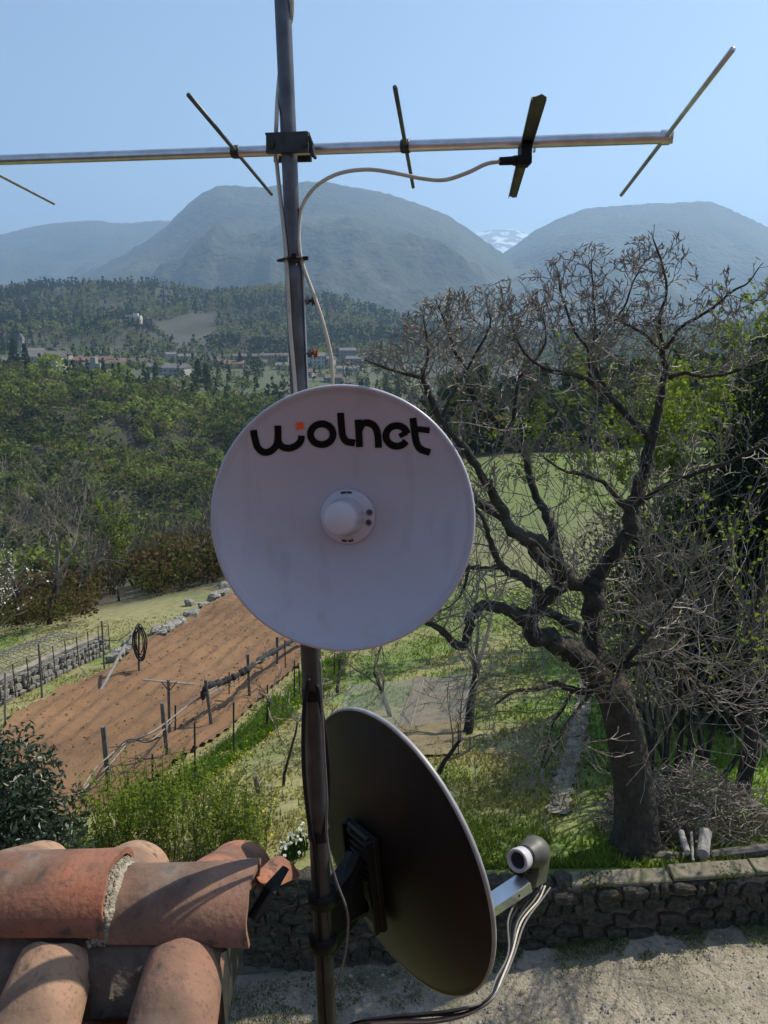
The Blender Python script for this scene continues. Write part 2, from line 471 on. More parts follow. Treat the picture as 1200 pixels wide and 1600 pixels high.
def G(px, py, ymin=6.0, ymax=2500):
    d = ray(px, py)
    ys = np.exp(np.linspace(math.log(ymin), math.log(ymax), 1500))
    t = ys / d.y
    h = d.z * t - T(d.x * t, ys)
    k = np.argmax(h < 0)
    if h[k] >= 0: k = len(ys) - 1
    a = ys[max(k - 1, 0)]; b = ys[k]
    h0, h1 = h[max(k - 1, 0)], h[k]
    y = a + (b - a) * (h0 / (h0 - h1 + 1e-9)) if h0 > 0 else b
    x = d.x * y / d.y
    return Vector((x, y, float(T(x, y))))
def inside(poly, x, y):
    r = np.zeros(np.shape(x), bool)
    n = len(poly)
    for i in range(n):
        x0, y0 = poly[i][0], poly[i][1]; x1, y1 = poly[(i + 1) % n][0], poly[(i + 1) % n][1]
        c = ((y0 > y) != (y1 > y)) & (x < (x1 - x0) * (y - y0) / (y1 - y0 + 1e-12) + x0)
        r ^= c
    return r
def lin(a, b, t): return a + (b - a) * t[..., None]

def ground_colour(x, y):
    """what grows or lies on each place"""
    x = np.asarray(x); y = np.asarray(y)
    n = fbm(x / 3., y / 3., 21, 4); n2 = fbm(x / 40., y / 40., 23, 4)
    green = np.array([0.115, 0.165, 0.032]); dry = np.array([0.23, 0.215, 0.09]); lush = np.array([0.15, 0.235, 0.03])
    scrub = np.array([0.06, 0.052, 0.03]); meadow = np.array([0.14, 0.185, 0.035]); floor = np.array([0.035, 0.035, 0.02]); brown = np.array([0.040, 0.036, 0.023])
    c = lin(green, dry, smooth(.42, .62, n + 0.10 * smooth(0, -3, x)))
    right = smooth(1.5, 3.5, x - (y - 10) * .12)
    c = c * (1 - (right * .75)[..., None]) + lin(lush, green, smooth(.4, .6, n)) * (right * .75)[..., None]
    far = smooth(30, 42, y)
    c = c * (1 - far[..., None]) + lin(scrub, np.array([0.09, 0.105, 0.035]), smooth(.4, .6, n2)) * far[..., None]
    s = x / (y + 8)
    rg_ = smooth(28, 36, y) * (1 - smooth(108, 116, y)) * smooth(-.08, 0, s)
    c = c * (1 - rg_[..., None]) + lin(np.array([0.11, 0.135, 0.035]), np.array([0.15, 0.15, 0.06]), smooth(.35, .65, fbm(x / 8., y / 8., 29, 3))) * rg_[..., None]
    md = smooth(52, 58, y) * (1 - smooth(108, 116, y)) * smooth(-.02, .03, s)
    c = c * (1 - md[..., None]) + lin(meadow, meadow * .75, smooth(.4, .6, n2)) * md[..., None]
    w = smooth(100, 130, y)
    c = c * (1 - w[..., None]) + lin(floor, floor * 1.5, n2) * w[..., None]
    vil = smooth(330, 380, y) * (1 - smooth(820, 900, y)) * (s < .05)
    c = c * (1 - vil[..., None]) + lin(np.array([0.06, 0.085, 0.028]), np.array([0.075, 0.07, 0.04]), smooth(.4, .6, fbm(x / 30., y / 30., 4, 3))) * vil[..., None]
    # bare clearing on the hill
    cl = inside(CLEAR, x, y) if CLEAR is not None else np.zeros(np.shape(x), bool)
    c = np.where(cl[..., None], lin(brown, np.array([0.060, 0.062, 0.033]), smooth(.3, .7, fbm(x / 18., y / 30., 77, 3))), c)
    return c
CLEAR = None
CLEAR = [tuple(G(*p)[:2]) for p in ((238, 512), (262, 500), (345, 487), (338, 510), (325, 545), (290, 548), (265, 535), (250, 523))]

ys = np.concatenate([np.linspace(-7.8, 9.0, 26), [9.29, 9.31], np.exp(np.linspace(math.log(9.6), math.log(3100), 330))])
ss = np.linspace(-1.3, 1.3, 230)
YY, SSg = np.meshgrid(ys, ss, indexing='ij')
XX = SSg * (YY + 8)
ZZ = T(XX, YY)
def grid_quads(n, m):
    i = np.arange(n - 1)[:, None] * m + np.arange(m - 1)[None]
    return np.stack([i, i + 1, i + m + 1, i + m], -1).reshape(-1, 4)
mg = mat('ground_cover', (0.75, 0.75, 0.75), 0.95, 0, 0.3, 3.0, 0.8, 5, 0.06, c2=(1.25, 1.25, 1.25), tint=True, detail=8)
terr = MB().add(np.stack([XX, YY, ZZ], -1), quads=grid_quads(len(ys), len(ss)), col=ground_colour(XX, YY).reshape(-1, 3)).build('ground', mg, smooth_=True, use_col=True)
tag(terr, kind='structure')

# ---------------------------------------------------------------- mountains
mm = mat('mountain_woods', (0.008, 0.020, 0.010), 0.95, 0, 0.3, 0.0030, 1.0, 0.03, 26.0, c2=(0.042, 0.048, 0.024), detail=12, sharp=(0.40, 0.60))
add_layer(mm, (0.17, 0.16, 0.11), 0.004, 0.63, 0.72, fac=0.5, detail=9)
ms_ = mat('snowy_rock', (0.10, 0.11, 0.12), 0.9, 0, 0.3, 0.004, 0.6, 0.03, 12, c2=(0.14, 0.14, 0.14))
add_layer(ms_, (0.85, 0.87, 0.92), 0.0035, 0.50, 0.54, fac=1.0, detail=9, stretch=(1.5, 1, 0.5))
def mountain(name, Rd, crest, foot, foot_z, m, seed, amp, nu=300, nv=110):
    px = np.linspace(crest[0][0], crest[-1][0], nu)
    cy = np.interp(px, [c[0] for c in crest], [c[1] for c in crest])
    k = np.hanning(9); k /= k.sum(); cy = np.convolve(np.pad(cy, 4, mode='edge'), k, 'valid')
    v = np.linspace(0, 1.5, nv)
    U, Vv = np.meshgrid(px, v, indexing='xy')
    CY = np.broadcast_to(cy, U.shape)
    vv = (800 - CY) / FPX
    el = (-sP + vv * cP) / (cP + vv * sP)
    H = el * Rd
    Yd = np.where(Vv <= 1, foot + (Rd - foot) * Vv, Rd + (Vv - 1) * Rd * 0.5)
    X = (U - 600) / FPX / (cP + vv * sP) * Yd
    f = np.where(Vv <= 1, np.clip(Vv, 0, 1) ** 1.15, 1 - (Vv - 1) ** 1.3 * 1.4)
    Z = foot_z + (H - foot_z) * f
    env = np.clip(Vv * 3, 0, 1) * np.clip((1 - Vv) * 1.7, 0, 1) ** 1.6
    Z = Z + (fbm(X / 260., Yd / 420., seed + 3, 4, True) - .6) * amp * .7 * env
    Z = Z + (fbm(X / 700., Yd / 1300., seed, 5, True) - .60) * amp * 2.5 * env + (fbm(X / 120., Yd / 120., seed + 9, 4) - .5) * amp * .35 * (env + .05)
    Z = Z + (fbm(X / 18., Yd / 60., seed + 5, 2) - .5) * 16
    o = MB().add(np.stack([X, Yd, Z], -1), quads=grid_quads(nv, nu)).build(name, m, smooth_=True)
    return tag(o, kind='structure')
mountain('mountain', 4600, [(-700, 445), (-300, 445), (40, 442), (100, 437), (140, 425), (200, 394), (250, 362), (275, 338), (300, 312), (330, 293), (350, 288), (380, 291), (420, 293), (455, 285), (500, 283), (540, 290), (600, 301), (650, 316), (700, 336), (740, 363), (780, 392), (820, 425), (900, 475), (1000, 520), (1700, 540)], 2100, -60, mm, 34, 150, 320, 100)
mountain('mountain', 6900, [(-900, 380), (-300, 360), (-100, 372), (0, 367), (50, 353), (100, 346), (150, 343), (180, 348), (210, 347), (262, 343), (300, 352), (400, 400), (500, 450)], 3600, 0, mm, 47, 170, 240, 80)
mountain('mountain', 5600, [(560, 530), (640, 500), (700, 458), (760, 412), (800, 387), (830, 363), (870, 341), (920, 324), (1000, 318), (1060, 315), (1112, 314), (1140, 326), (1180, 344), (1250, 380), (1500, 420), (2200, 440)], 2500, -60, mm, 53, 160, 280, 90)
mountain('snowy_mountain', 10800, [(600, 430), (700, 385), (745, 364), (770, 359), (800, 358), (825, 364), (860, 375), (1000, 430)], 6500, 100, ms_, 61, 200, 200, 70)

# ---------------------------------------------------------------- haze
hz = MB(); box(hz, (0, 5000, 900), (26000, 22000, 2300))
hzm = bpy.data.materials.new('haze'); hzm.use_nodes = True
hn = hzm.node_tree; hn.nodes.remove(hn.nodes['Principled BSDF'])
pv = hn.nodes.new('ShaderNodeVolumePrincipled')
pv.inputs['Color'].default_value = (0.50, 0.73, 1.0, 1)
pv.inputs['Density'].default_value = 0.00015
pv.inputs['Anisotropy'].default_value = 0.3
hn.links.new(pv.outputs[0], hn.nodes['Material Output'].inputs['Volume'])
ho = hz.build('haze', hzm); tag(ho, kind='stuff')

# ---------------------------------------------------------------- woods that read as one mass
def crown_points(n_tree, nl, shape='round'):
    """offsets of nl leaf clumps per tree, unit size"""
    d = RNG.normal(size=(n_tree, nl, 3)); d /= np.linalg.norm(d, axis=2, keepdims=True)
    if shape == 'round':
        r = RNG.uniform(.7, 1.0, (n_tree, nl, 1)); d[..., 2] = np.where(d[..., 2] < -.35, -d[..., 2], d[..., 2])
        p = d * r; p[..., 2] = p[..., 2] * .85 + .9
        return p
    h = RNG.uniform(0, 1, (n_tree, nl)) ** 1.3
    rr = (1 - h) * .42 * RNG.uniform(.6, 1.1, (n_tree, nl)) + .03
    a = RNG.uniform(0, 2 * math.pi, (n_tree, nl))
    return np.stack([np.cos(a) * rr, np.sin(a) * rr, h * 2.2 + .1], -1)
def wood(name, X, Y, size, nl, leaf, cols, con=None):
    """con: share of conifers per tree (bool array)"""
    mb = MB()
    Z = T(X, Y)
    n = len(X)
    if con is None: con = np.zeros(n, bool)
    for flag, shape in ((False, 'round'), (True, 'cone')):
        k = np.where(con == flag)[0]
        if not len(k): continue
        p = crown_points(len(k), nl, shape)
        if not flag:   # a few lumps per crown
            lump = RNG.normal(size=(len(k), 5, 3)) * .36
            idx = RNG.integers(0, 5, (len(k), nl))
            p = p * .62 + np.take_along_axis(lump, idx[..., None].repeat(3, 2), 1)
            p[..., 2] += .35
        C = p * size[k][:, None, None] + np.stack([X[k], Y[k], Z[k]], -1)[:, None]
        col = cols[k][:, None] * RNG.uniform(.75, 1.25, (len(k), nl, 1))
        leaves(mb, C.reshape(-1, 3), np.repeat(size[k] * leaf, nl) * RNG.uniform(.6, 1.3, len(k) * nl), col.reshape(-1, 3), up=.4)
    return mb
GR = np.array([[0.060, 0.085, 0.028], [0.10, 0.135, 0.040], [0.14, 0.19, 0.05], [0.030, 0.048, 0.022], [0.105, 0.098, 0.060]])
def pick(n, w, blend=None):
    c = GR[RNG.choice(5, n, p=np.array(w) / sum(w))]
    return c * RNG.uniform(.8, 1.2, (n, 1))
# left hillside across the ravine
n = 4600
Y = RNG.uniform(118, 400, n); s = RNG.uniform(-.72, .06, n); X = s * (Y + 8)
dens = fbm(X / 30., Y / 30., 71, 3)
keep = (dens > .22) | (RNG.uniform(size=n) < .6)
X, Y = X[keep], Y[keep]; s = X / (Y + 8)
mix = fbm(X / 45., Y / 45., 73, 3)[:, None]
cols = GR[0] * (1 - smooth(.35, .65, mix)) + GR[1] * 1.15 * smooth(.35, .65, mix)
cols = cols * RNG.uniform(.55, 1.45, (len(X), 1)) * 1.15
br = RNG.uniform(size=len(X)) < .05; cols[br] = GR[2] * 1.15
bw = RNG.uniform(size=len(X)) < .16; cols[bw] = GR[4]
dk = RNG.uniform(size=len(X)) < .14; cols[dk] = GR[3]
size = RNG.uniform(1.9, 4.2, len(X)) * np.where(Y > 300, 1.15, 1.0)
tag(wood('woodland', X, Y, size, 64, .30, cols).build('woodland', M['leaf_far'], use_col=True), kind='stuff')
# right wooded slopes behind the meadow
n = 3000
Y = RNG.uniform(116, 900, n) ; Y = 116 + (Y - 116) * RNG.uniform(.1, 1, n); s = RNG.uniform(.0, .75, n); X = s * (Y + 8)
cols = pick(n, [4, 2, .7, 4, 2])
con = RNG.uniform(size=n) < .3
size = RNG.uniform(2.4, 4.6, n) * np.where(con, 1.5, 1); cols[con] = GR[3]
tag(wood('woodland', X, Y, size, 28, .46, cols, con).build('woodland', M['leaf_far'], use_col=True), kind='stuff')
# the hill behind the village: dark conifers, pale broadleaves on top
n = 11500
Y = 860 + 700 * RNG.uniform(0, 1, n) ** .8; s = RNG.uniform(-.78, .75, n); X = s * (Y + 8)
ok = ~inside(CLEAR, X, Y)
kx, ky = (208 - 600) / 1201. * 960, 960.
ok &= ((X - kx) ** 2 + (Y - ky) ** 2) > 13 ** 2
ok &= ~((np.abs(X - kx) < 15) & (Y < ky) & (Y > ky - 60))
X, Y, s = X[ok], Y[ok], s[ok]; n = len(X)
kn = RNG.normal(size=(420, 2)) * 26; X = np.concatenate([X, kx + kn[:, 0] * .8]); Y = np.concatenate([Y, ky - 12 + kn[:, 1]]); s = X / (Y + 8); k_ = (((X - kx) ** 2 + (Y - ky) ** 2) > 9.5 ** 2) & ~((np.abs(X - kx) < 13) & (Y < ky) & (Y > ky - 30)); X, Y, s = X[k_], Y[k_], s[k_]; n = len(X)
m1 = fbm(X / 160., Y / 120., 81, 3)
con = (RNG.uniform(size=n) < np.where(m1 > .47, .88, .25))
con &= ~((Y > 1380) & (fbm(X / 200., Y / 200., 83, 2) > .45) & (s < -.1))
cols = np.where(con[:, None], GR[3] * .6, np.where((RNG.uniform(size=n) < .6)[:, None], GR[1] * .95, GR[4]))
cols = cols * RNG.uniform(.75, 1.25, (n, 1))
size = RNG.uniform(5.0, 8.5, n) * np.where((X - kx) ** 2 + (Y - ky) ** 2 < 95 ** 2, .5, 1)
tag(wood('hill_forest', X, Y, size, 16, .52, cols, con).build('hill_forest', M['leaf_far'], use_col=True), kind='stuff')
# scattered village trees
n = 2300
Y = RNG.uniform(345, 880, n); s = RNG.uniform(-.75, .02, n); X = s * (Y + 8)
keep = fbm(X / 35., Y / 35., 91, 3) > .40
X, Y = X[keep], Y[keep]; n = len(X)
con = RNG.uniform(size=n) < .28
cols = pick(n, [4, 3, 2, 2, 1]); cols[con] = GR[3]
size = RNG.uniform(2.2, 4.0, n) * np.where(con, 1.4, 1)
tag(wood('village_greenery', X, Y, size, 34, .42, cols, con).build('village_greenery', M['leaf_far'], use_col=True), kind='stuff')

# ---------------------------------------------------------------- village
PL = {k: mat('plaster_' + k, c, 0.9, 0, 0.12, 0.6, 0.2, 3, .05) for k, c in dict(cream=(0.30, 0.27, 0.22), white=(0.36, 0.35, 0.32), grey=(0.20, 0.19, 0.17), pink=(0.26, 0.20, 0.165), ochre=(0.26, 0.20, 0.13), castle=(0.50, 0.46, 0.40)).items()}
RF = {k: mat('roof_' + k, c, 0.9, 0, 0.25, 0.8, 0.5, 4, .1) for k, c in dict(red=(0.17, 0.095, 0.07), brown=(0.12, 0.09, 0.075), grey=(0.14, 0.13, 0.125)).items()}
M['window_dark'] = mat('dark_window', (0.03, 0.035, 0.04), 0.3, 0, .2, 1, 0)
RCOL = dict(red='reddish', brown='brown', grey='grey')
def house(px, py, Y, w, d, h, pl, rf, rot=0.0, label=None, name='house', windows=(0, 0), flat=False, z=None):
    p = at(px, py, Y)
    zb = float(T(p.x, p.y)) - 1.0
    top = p.z                         # py is the eaves line in the photo
    h = max(top - zb, h)
    root = empty(name, (p.x, p.y, zb), label, 'church' if 'church' in name else ('castle' if 'castle' in name else 'house'), 'houses of the village below the wooded hill' if name == 'house' else None)
    root.rotation_euler.z = rot
    def put(mb, nm, m, par=None):
        me = mb.mesh(nm, m); o = bpy.data.objects.new(nm, me); return link(o, par or root)
    mb = MB(); box(mb, (0, 0, h / 2), (w, d, h)); wl = put(mb, 'wall', PL[pl])
    mb = MB()
    if flat: box(mb, (0, 0, h + .2), (w + .6, d + .6, .4))
    else:
        e = .6; rh = d * .24
        v = [(-w / 2 - e, -d / 2 - e, h - .15), (w / 2 + e, -d / 2 - e, h - .15), (w / 2 + e, d / 2 + e, h - .15), (-w / 2 - e, d / 2 + e, h - .15), (-w / 2 - e, 0, h + rh), (w / 2 + e, 0, h + rh)]
        mb.add(v, quads=[(0, 1, 5, 4), (2, 3, 4, 5), (3, 2, 1, 0)], tris=[(0, 4, 3), (1, 2, 5)])
    rfo = put(mb, 'roof', RF[rf])
    if not flat and w > 9:
        mb = MB(); box(mb, (w * .2, d * .1, h + rh * .9), (.9, .9, 1.8)); put(mb, 'chimney', PL['grey'], rfo)
    nx, nz = windows
    if nx:
        wm = MB(); box(wm, (0, 0, 0), (1.1, .12, 1.5)); me = wm.mesh('window', M['window_dark'])
        for i in range(nx):
            for k in range(nz):
                o = bpy.data.objects.new('window', me); link(o, root)
                o.location = ((i + .5) / nx * w - w / 2, -d / 2 - .03, h - 2.0 - 3.0 * k)
    return root
HS = [  # px, eaves py, Y, w, d, h, plaster, roof, rot, windows, label
 (68, 566, 560, 27, 14, 9, 'white', 'grey', -.15, (7, 2), 'long pale house with a broad grey roof standing left of the white ruin'),
 (78, 553, 590, 30, 10, 6, 'cream', 'brown', -.1, (8, 1), 'wide cream house behind the long pale house near the church'),
 (10, 576, 540, 22, 11, 6, 'grey', 'grey', .1, (4, 1), 'grey low house at the far left end of the village'),
 (122, 568, 610, 16, 10, 6, 'pink', 'red', .2, (4, 2), 'pinkish house with red roof beside the white ruin'),
 (160, 563, 640, 17, 10, 6, 'cream', 'red', -.2, (4, 2), 'cream house with red roof just right of the white ruin'),
 (180, 567, 600, 13, 9, 5, 'ochre', 'brown', .1, (3, 1), 'small ochre house below the castle knoll'),
 (196, 564, 650, 15, 9, 5, 'cream', 'red', .3, (3, 2), 'cream house with red roof under the castle knoll, left of the brown roofed one'),
 (218, 566, 620, 18, 11, 6, 'pink', 'brown', -.1, (4, 2), 'broad pinkish house with brown roof under the castle knoll'),
 (248, 577, 560, 15, 10, 5, 'grey', 'grey', .1, (3, 2), 'grey house standing behind the small green field'),
 (276, 576, 545, 16, 11, 6, 'white', 'grey', -.2, (4, 2), 'white house with a grey roof right of the small green field'),
 (292, 556, 700, 14, 8, 4, 'cream', 'grey', .2, (3, 1), 'cream house below the bare hillside clearing'),
 (266, 553, 760, 9, 7, 4, 'white', 'grey', .5, (2, 1), 'little white house at the foot of the castle knoll'),
 (366, 575, 640, 15, 10, 5, 'pink', 'red', .1, (3, 1), 'pink house with low red roof among trees left of the mast'),
 (384, 556, 800, 30, 9, 5, 'grey', 'brown', .05, (9, 1), 'very long brown roofed building left of the mast'),
 (430, 555, 820, 28, 9, 6, 'pink', 'brown', -.05, (8, 2), 'long pinkish building with brown roof touching the mast'),
 (345, 571, 700, 13, 8, 5, 'cream', 'red', -.3, (3, 1), 'cream house with red roof in front of the dark pine slope'),
 (408, 571, 720, 11, 8, 5, 'white', 'brown', .2, (2, 1), 'small white house between dark trees left of the mast'),
 (444, 582, 640, 13, 9, 5, 'cream', 'grey', .2, (3, 1), 'cream house half hidden behind the mast'),
 (492, 568, 690, 17, 12, 12, 'white', 'grey', .1, (5, 3), 'white apartment block just right of the mast bolts'),
 (510, 560, 780, 16, 10, 9, 'cream', 'grey', -.2, (4, 3), 'cream block behind the white apartment block'),
 (543, 547, 800, 16, 10, 12, 'grey', 'grey', .1, (4, 3), 'tall grey block at the top right of the village'),
 (554, 560, 740, 15, 10, 9, 'pink', 'grey', -.1, (4, 2), 'pinkish block right of the hanging beige cable'),
 (543, 575, 660, 18, 8, 4, 'white', 'grey', .15, (4, 1), 'white roofed low house beside the first walnut twigs'),
 (478, 585, 600, 12, 9, 5, 'cream', 'red', -.2, (3, 1), 'cream house right above the rim of the white dish'),
 (520, 590, 580, 12, 9, 5, 'grey', 'brown', .25, (3, 1), 'grey house above the rim of the white dish, by the beige cable'),
 (330, 560, 790, 12, 8, 5, 'white', 'brown', .1, (3, 1), 'small white house behind the others at the foot of the clearing'),
 (142, 575, 560, 10, 8, 5, 'cream', 'brown', .4, (2, 1), 'little cream house in front of the white ruin'),
]
for (px, py, Y, w, d, h, pl, rf, rot, wins, lb) in HS:
    house(px, py, Y, w, d, h, pl, rf, rot, lb, 'house', wins)
# church and its tower
ch = house(52, 548, 640, 16, 9, 10, 'cream', 'grey', .3, 'cream village church with pointed gable behind the dark conifers', 'church', (3, 1))
p = at(33, 533, 650); zb = float(T(p.x, p.y))
bt = empty('bell_tower', (p.x, p.y, zb), 'slim stone bell tower rising between two dark conifers', 'bell tower')
hh = p.z - zb
for nm, mb_, m_ in (('shaft', (0, 0, hh / 2, 3.6, 3.6, hh), PL['cream']), ('belfry', (0, 0, hh + 1.7, 4.0, 4.0, 3.4), PL['grey'])):
    mb = MB(); box(mb, mb_[:3], mb_[3:]); link(bpy.data.objects.new(nm, mb.mesh(nm, m_)), bt)
mb = MB(); tube(mb, [(0, 0, hh + 3.4), (0, 0, hh + 4.6), (0, 0, hh + 6.4)], [2.1, 1.7, .1], 8); link(bpy.data.objects.new('spire', mb.mesh('spire', RF['grey'])), bt)
mb = MB(); [box(mb, (dx, -2.02, hh + 1.9), (.8, .1, 1.8)) for dx in (-.8, .8)]; link(bpy.data.objects.new('bell_opening', mb.mesh('bell_opening', M['window_dark'])), bt)
# castle
p = at(210, 505, 958); zc = float(T(p.x, p.y)) - 1.5
ca = empty('castle', (p.x, p.y, zc), 'small pale stone castle on the wooded knoll above the village', 'castle')
def cpart(nm, boxes, m):
    mb = MB()
    for b_ in boxes: box(mb, b_[:3], b_[3:])
    return link(bpy.data.objects.new(nm, mb.mesh(nm, m)), ca)
cpart('wall', [(0, 0, 5, 17, 10, 10)], PL['castle'])
cpart('tower', [(2.5, 0, 11.3, 5.5, 5, 2.6)], PL['castle'])
cpart('wing', [(-10.4, 1, 3.2, 4, 7, 6.4)], PL['castle'])
cpart('battlement', [(-7.6 + k * 2.15, -4.8, 10.5, 1.1, .4, 1.0) for k in range(5)], PL['castle'])
for k in range(4):
    o = cpart('window', [(0, 0, 0, 1, .2, 1.6)], M['window_dark']); o.location = (-6 + k * 4, -5.05, 6)
# white ruin / quarry face
p = at(148, 585, 545); mb = MB()
for k in range(7):
    hgt = [3, 6, 10, 13, 9, 5, 3][k]
    box(mb, (p.x - 9 + k * 3.2, p.y + random.uniform(-1, 1), p.z + hgt / 2 - 3), (3.4, 5, hgt + 3), Matrix.Rotation(random.uniform(-.3, .3), 4, 'Y'))
tag(mb.build('rock_outcrop', M['white_rock']), 'jagged white rock face standing between the village houses', 'rock')

def far_tree(px, py, Y, h, con, colr, label):
    p = at(px, py, Y); z = float(T(p.x, p.y))
    root = empty('conifer_tree' if con else 'leafy_tree', (p.x, p.y, z), label, 'tree')
    mb = MB(); n = 260
    C = crown_points(1, n, 'cone' if con else 'round')[0] * (h / (2.3 if con else 1.8))
    if con: C[:, :2] *= 1.2
    C = C + np.array([p.x, p.y, z])
    leaves(mb, C, h * .13, np.array([colr]) * RNG.uniform(.7, 1.3, (n, 1)), up=.3)
    mb.build('crown', M['leaf_far'], root, use_col=True)
    mb = MB(); tube(mb, [(p.x, p.y, z - .3), (p.x, p.y, z + h * .6)], [h * .025, h * .012], 6); mb.build('trunk', M['bark'], root)
far_tree(24, 575, 535, 20, True, GR[3], 'dark conifer left of the slim bell tower')
far_tree(41, 575, 530, 17, True, GR[3], 'dark conifer right of the slim bell tower')
far_tree(82, 600, 430, 14, False, GR[2] * 1.2, 'bright green round tree in front of the long pale house')
far_tree(191, 590, 470, 11, False, GR[2] * 1.2, 'pale green tree beside the small green village field')
far_tree(102, 568, 620, 9, False, GR[2] * 1.3, 'small yellow green tree between the pale house and the white rock')
far_tree(252, 565, 560, 8, False, GR[2] * 1.3, 'light green tree between the grey and the white house')
far_tree(310, 590, 500, 15, True, GR[3], 'tall dark conifer below the clearing')
far_tree(322, 595, 480, 14, True, GR[3], 'dark conifer right beside the tallest one below the clearing')
far_tree(375, 572, 640, 13, True, GR[3], 'dark conifer in front of the long brown roofed building')
far_tree(382, 445, 1430, 16, True, GR[3], 'lone conifer standing out on the hill crest left of the mast')

# ---------------------------------------------------------------- road on the slope
def ribbon(name, pix, width, m, lift=.05, kind='structure', world_pts=None, curb=None):
    P = world_pts or [G(*p) for p in pix]
    P = spline(P, 10)
    V = []; q = []
    for i, p in enumerate(P):
        d = (P[min(i + 1, len(P) - 1)] - P[max(i - 1, 0)]); d.z = 0; d.normalize()
        nn = Vector((-d.y, d.x, 0))
        for k in (-.5, -.17, .17, .5):
            v = p + nn * width * (k + (0 if width > 1 else .12 * math.sin(i * 1.9 + k * 9) * (abs(k) > .3))); V.append((v.x, v.y, float(T(v.x, v.y)) + lift))
        if i:
            b = i * 4
            for k in range(3): q.append((b - 4 + k, b - 3 + k, b + 1 + k, b + k))
    o = MB().add(V, quads=q).build(name, m, smooth_=True)
    return tag(o, kind=kind)
ribbon('road', None, 3.4, M['concrete'], .5, world_pts=[Vector((at(px, py, Y).x, Y, 0)) for px, py, Y in ((120, 915, 70), (180, 900, 78), (240, 880, 86), (300, 858, 94), (345, 843, 102), (420, 820, 112))])

exec_parts = []
# ---------------------------------------------------------------- bare trees and shrubs
def grow(S, p, d, r, L, lev, rnd, up=.25, wob=.35, steps=5, kids=3, rmin=.003, shrink=.62, droop=0.0):
    """random walk branch; S collects (p0, p1, r0, r1)"""
    n = steps
    sl = L / n
    pts = []
    for i in range(n):
        f0 = 1 - .55 * i / n; f1 = 1 - .55 * (i + 1) / n
        d = d + Vector((rnd.gauss(0, wob), rnd.gauss(0, wob), rnd.gauss(0, wob) + up - droop)) * .5
        d.normalize()
        q = p + d * sl
        S.append((p, q, max(r * f0, rmin), max(r * f1, rmin)))
        p = q
        pts.append((q.copy(), d.copy(), r * f1))
    if lev <= 0: return
    for k in range(kids):
        i = rnd.randrange(max(1, n // 3), n) if k else n - 1
        q, dd, rr = pts[i]
        _, u, w = frame_of(dd)
        a = rnd.uniform(0, 2 * math.pi)
        sp = rnd.uniform(.35, .95) if k else rnd.uniform(.05, .4)
        nd = (dd * math.cos(sp) + (u * math.cos(a) + w * math.sin(a)) * math.sin(sp)).normalized()
        grow(S, q, nd, max(rr * (.85 if k == 0 else rnd.uniform(.45, .7)), rmin), L * rnd.uniform(shrink - .15, shrink + .12), lev - 1, rnd, up, wob, max(3, steps - 1), kids, rmin, shrink, droop)
def seg_mesh(S, mb, sides=3):
    if not S: return
    prisms(mb, [tuple(s[0]) for s in S], [tuple(s[1]) for s in S], [s[2] for s in S], [s[3] for s in S], sides)

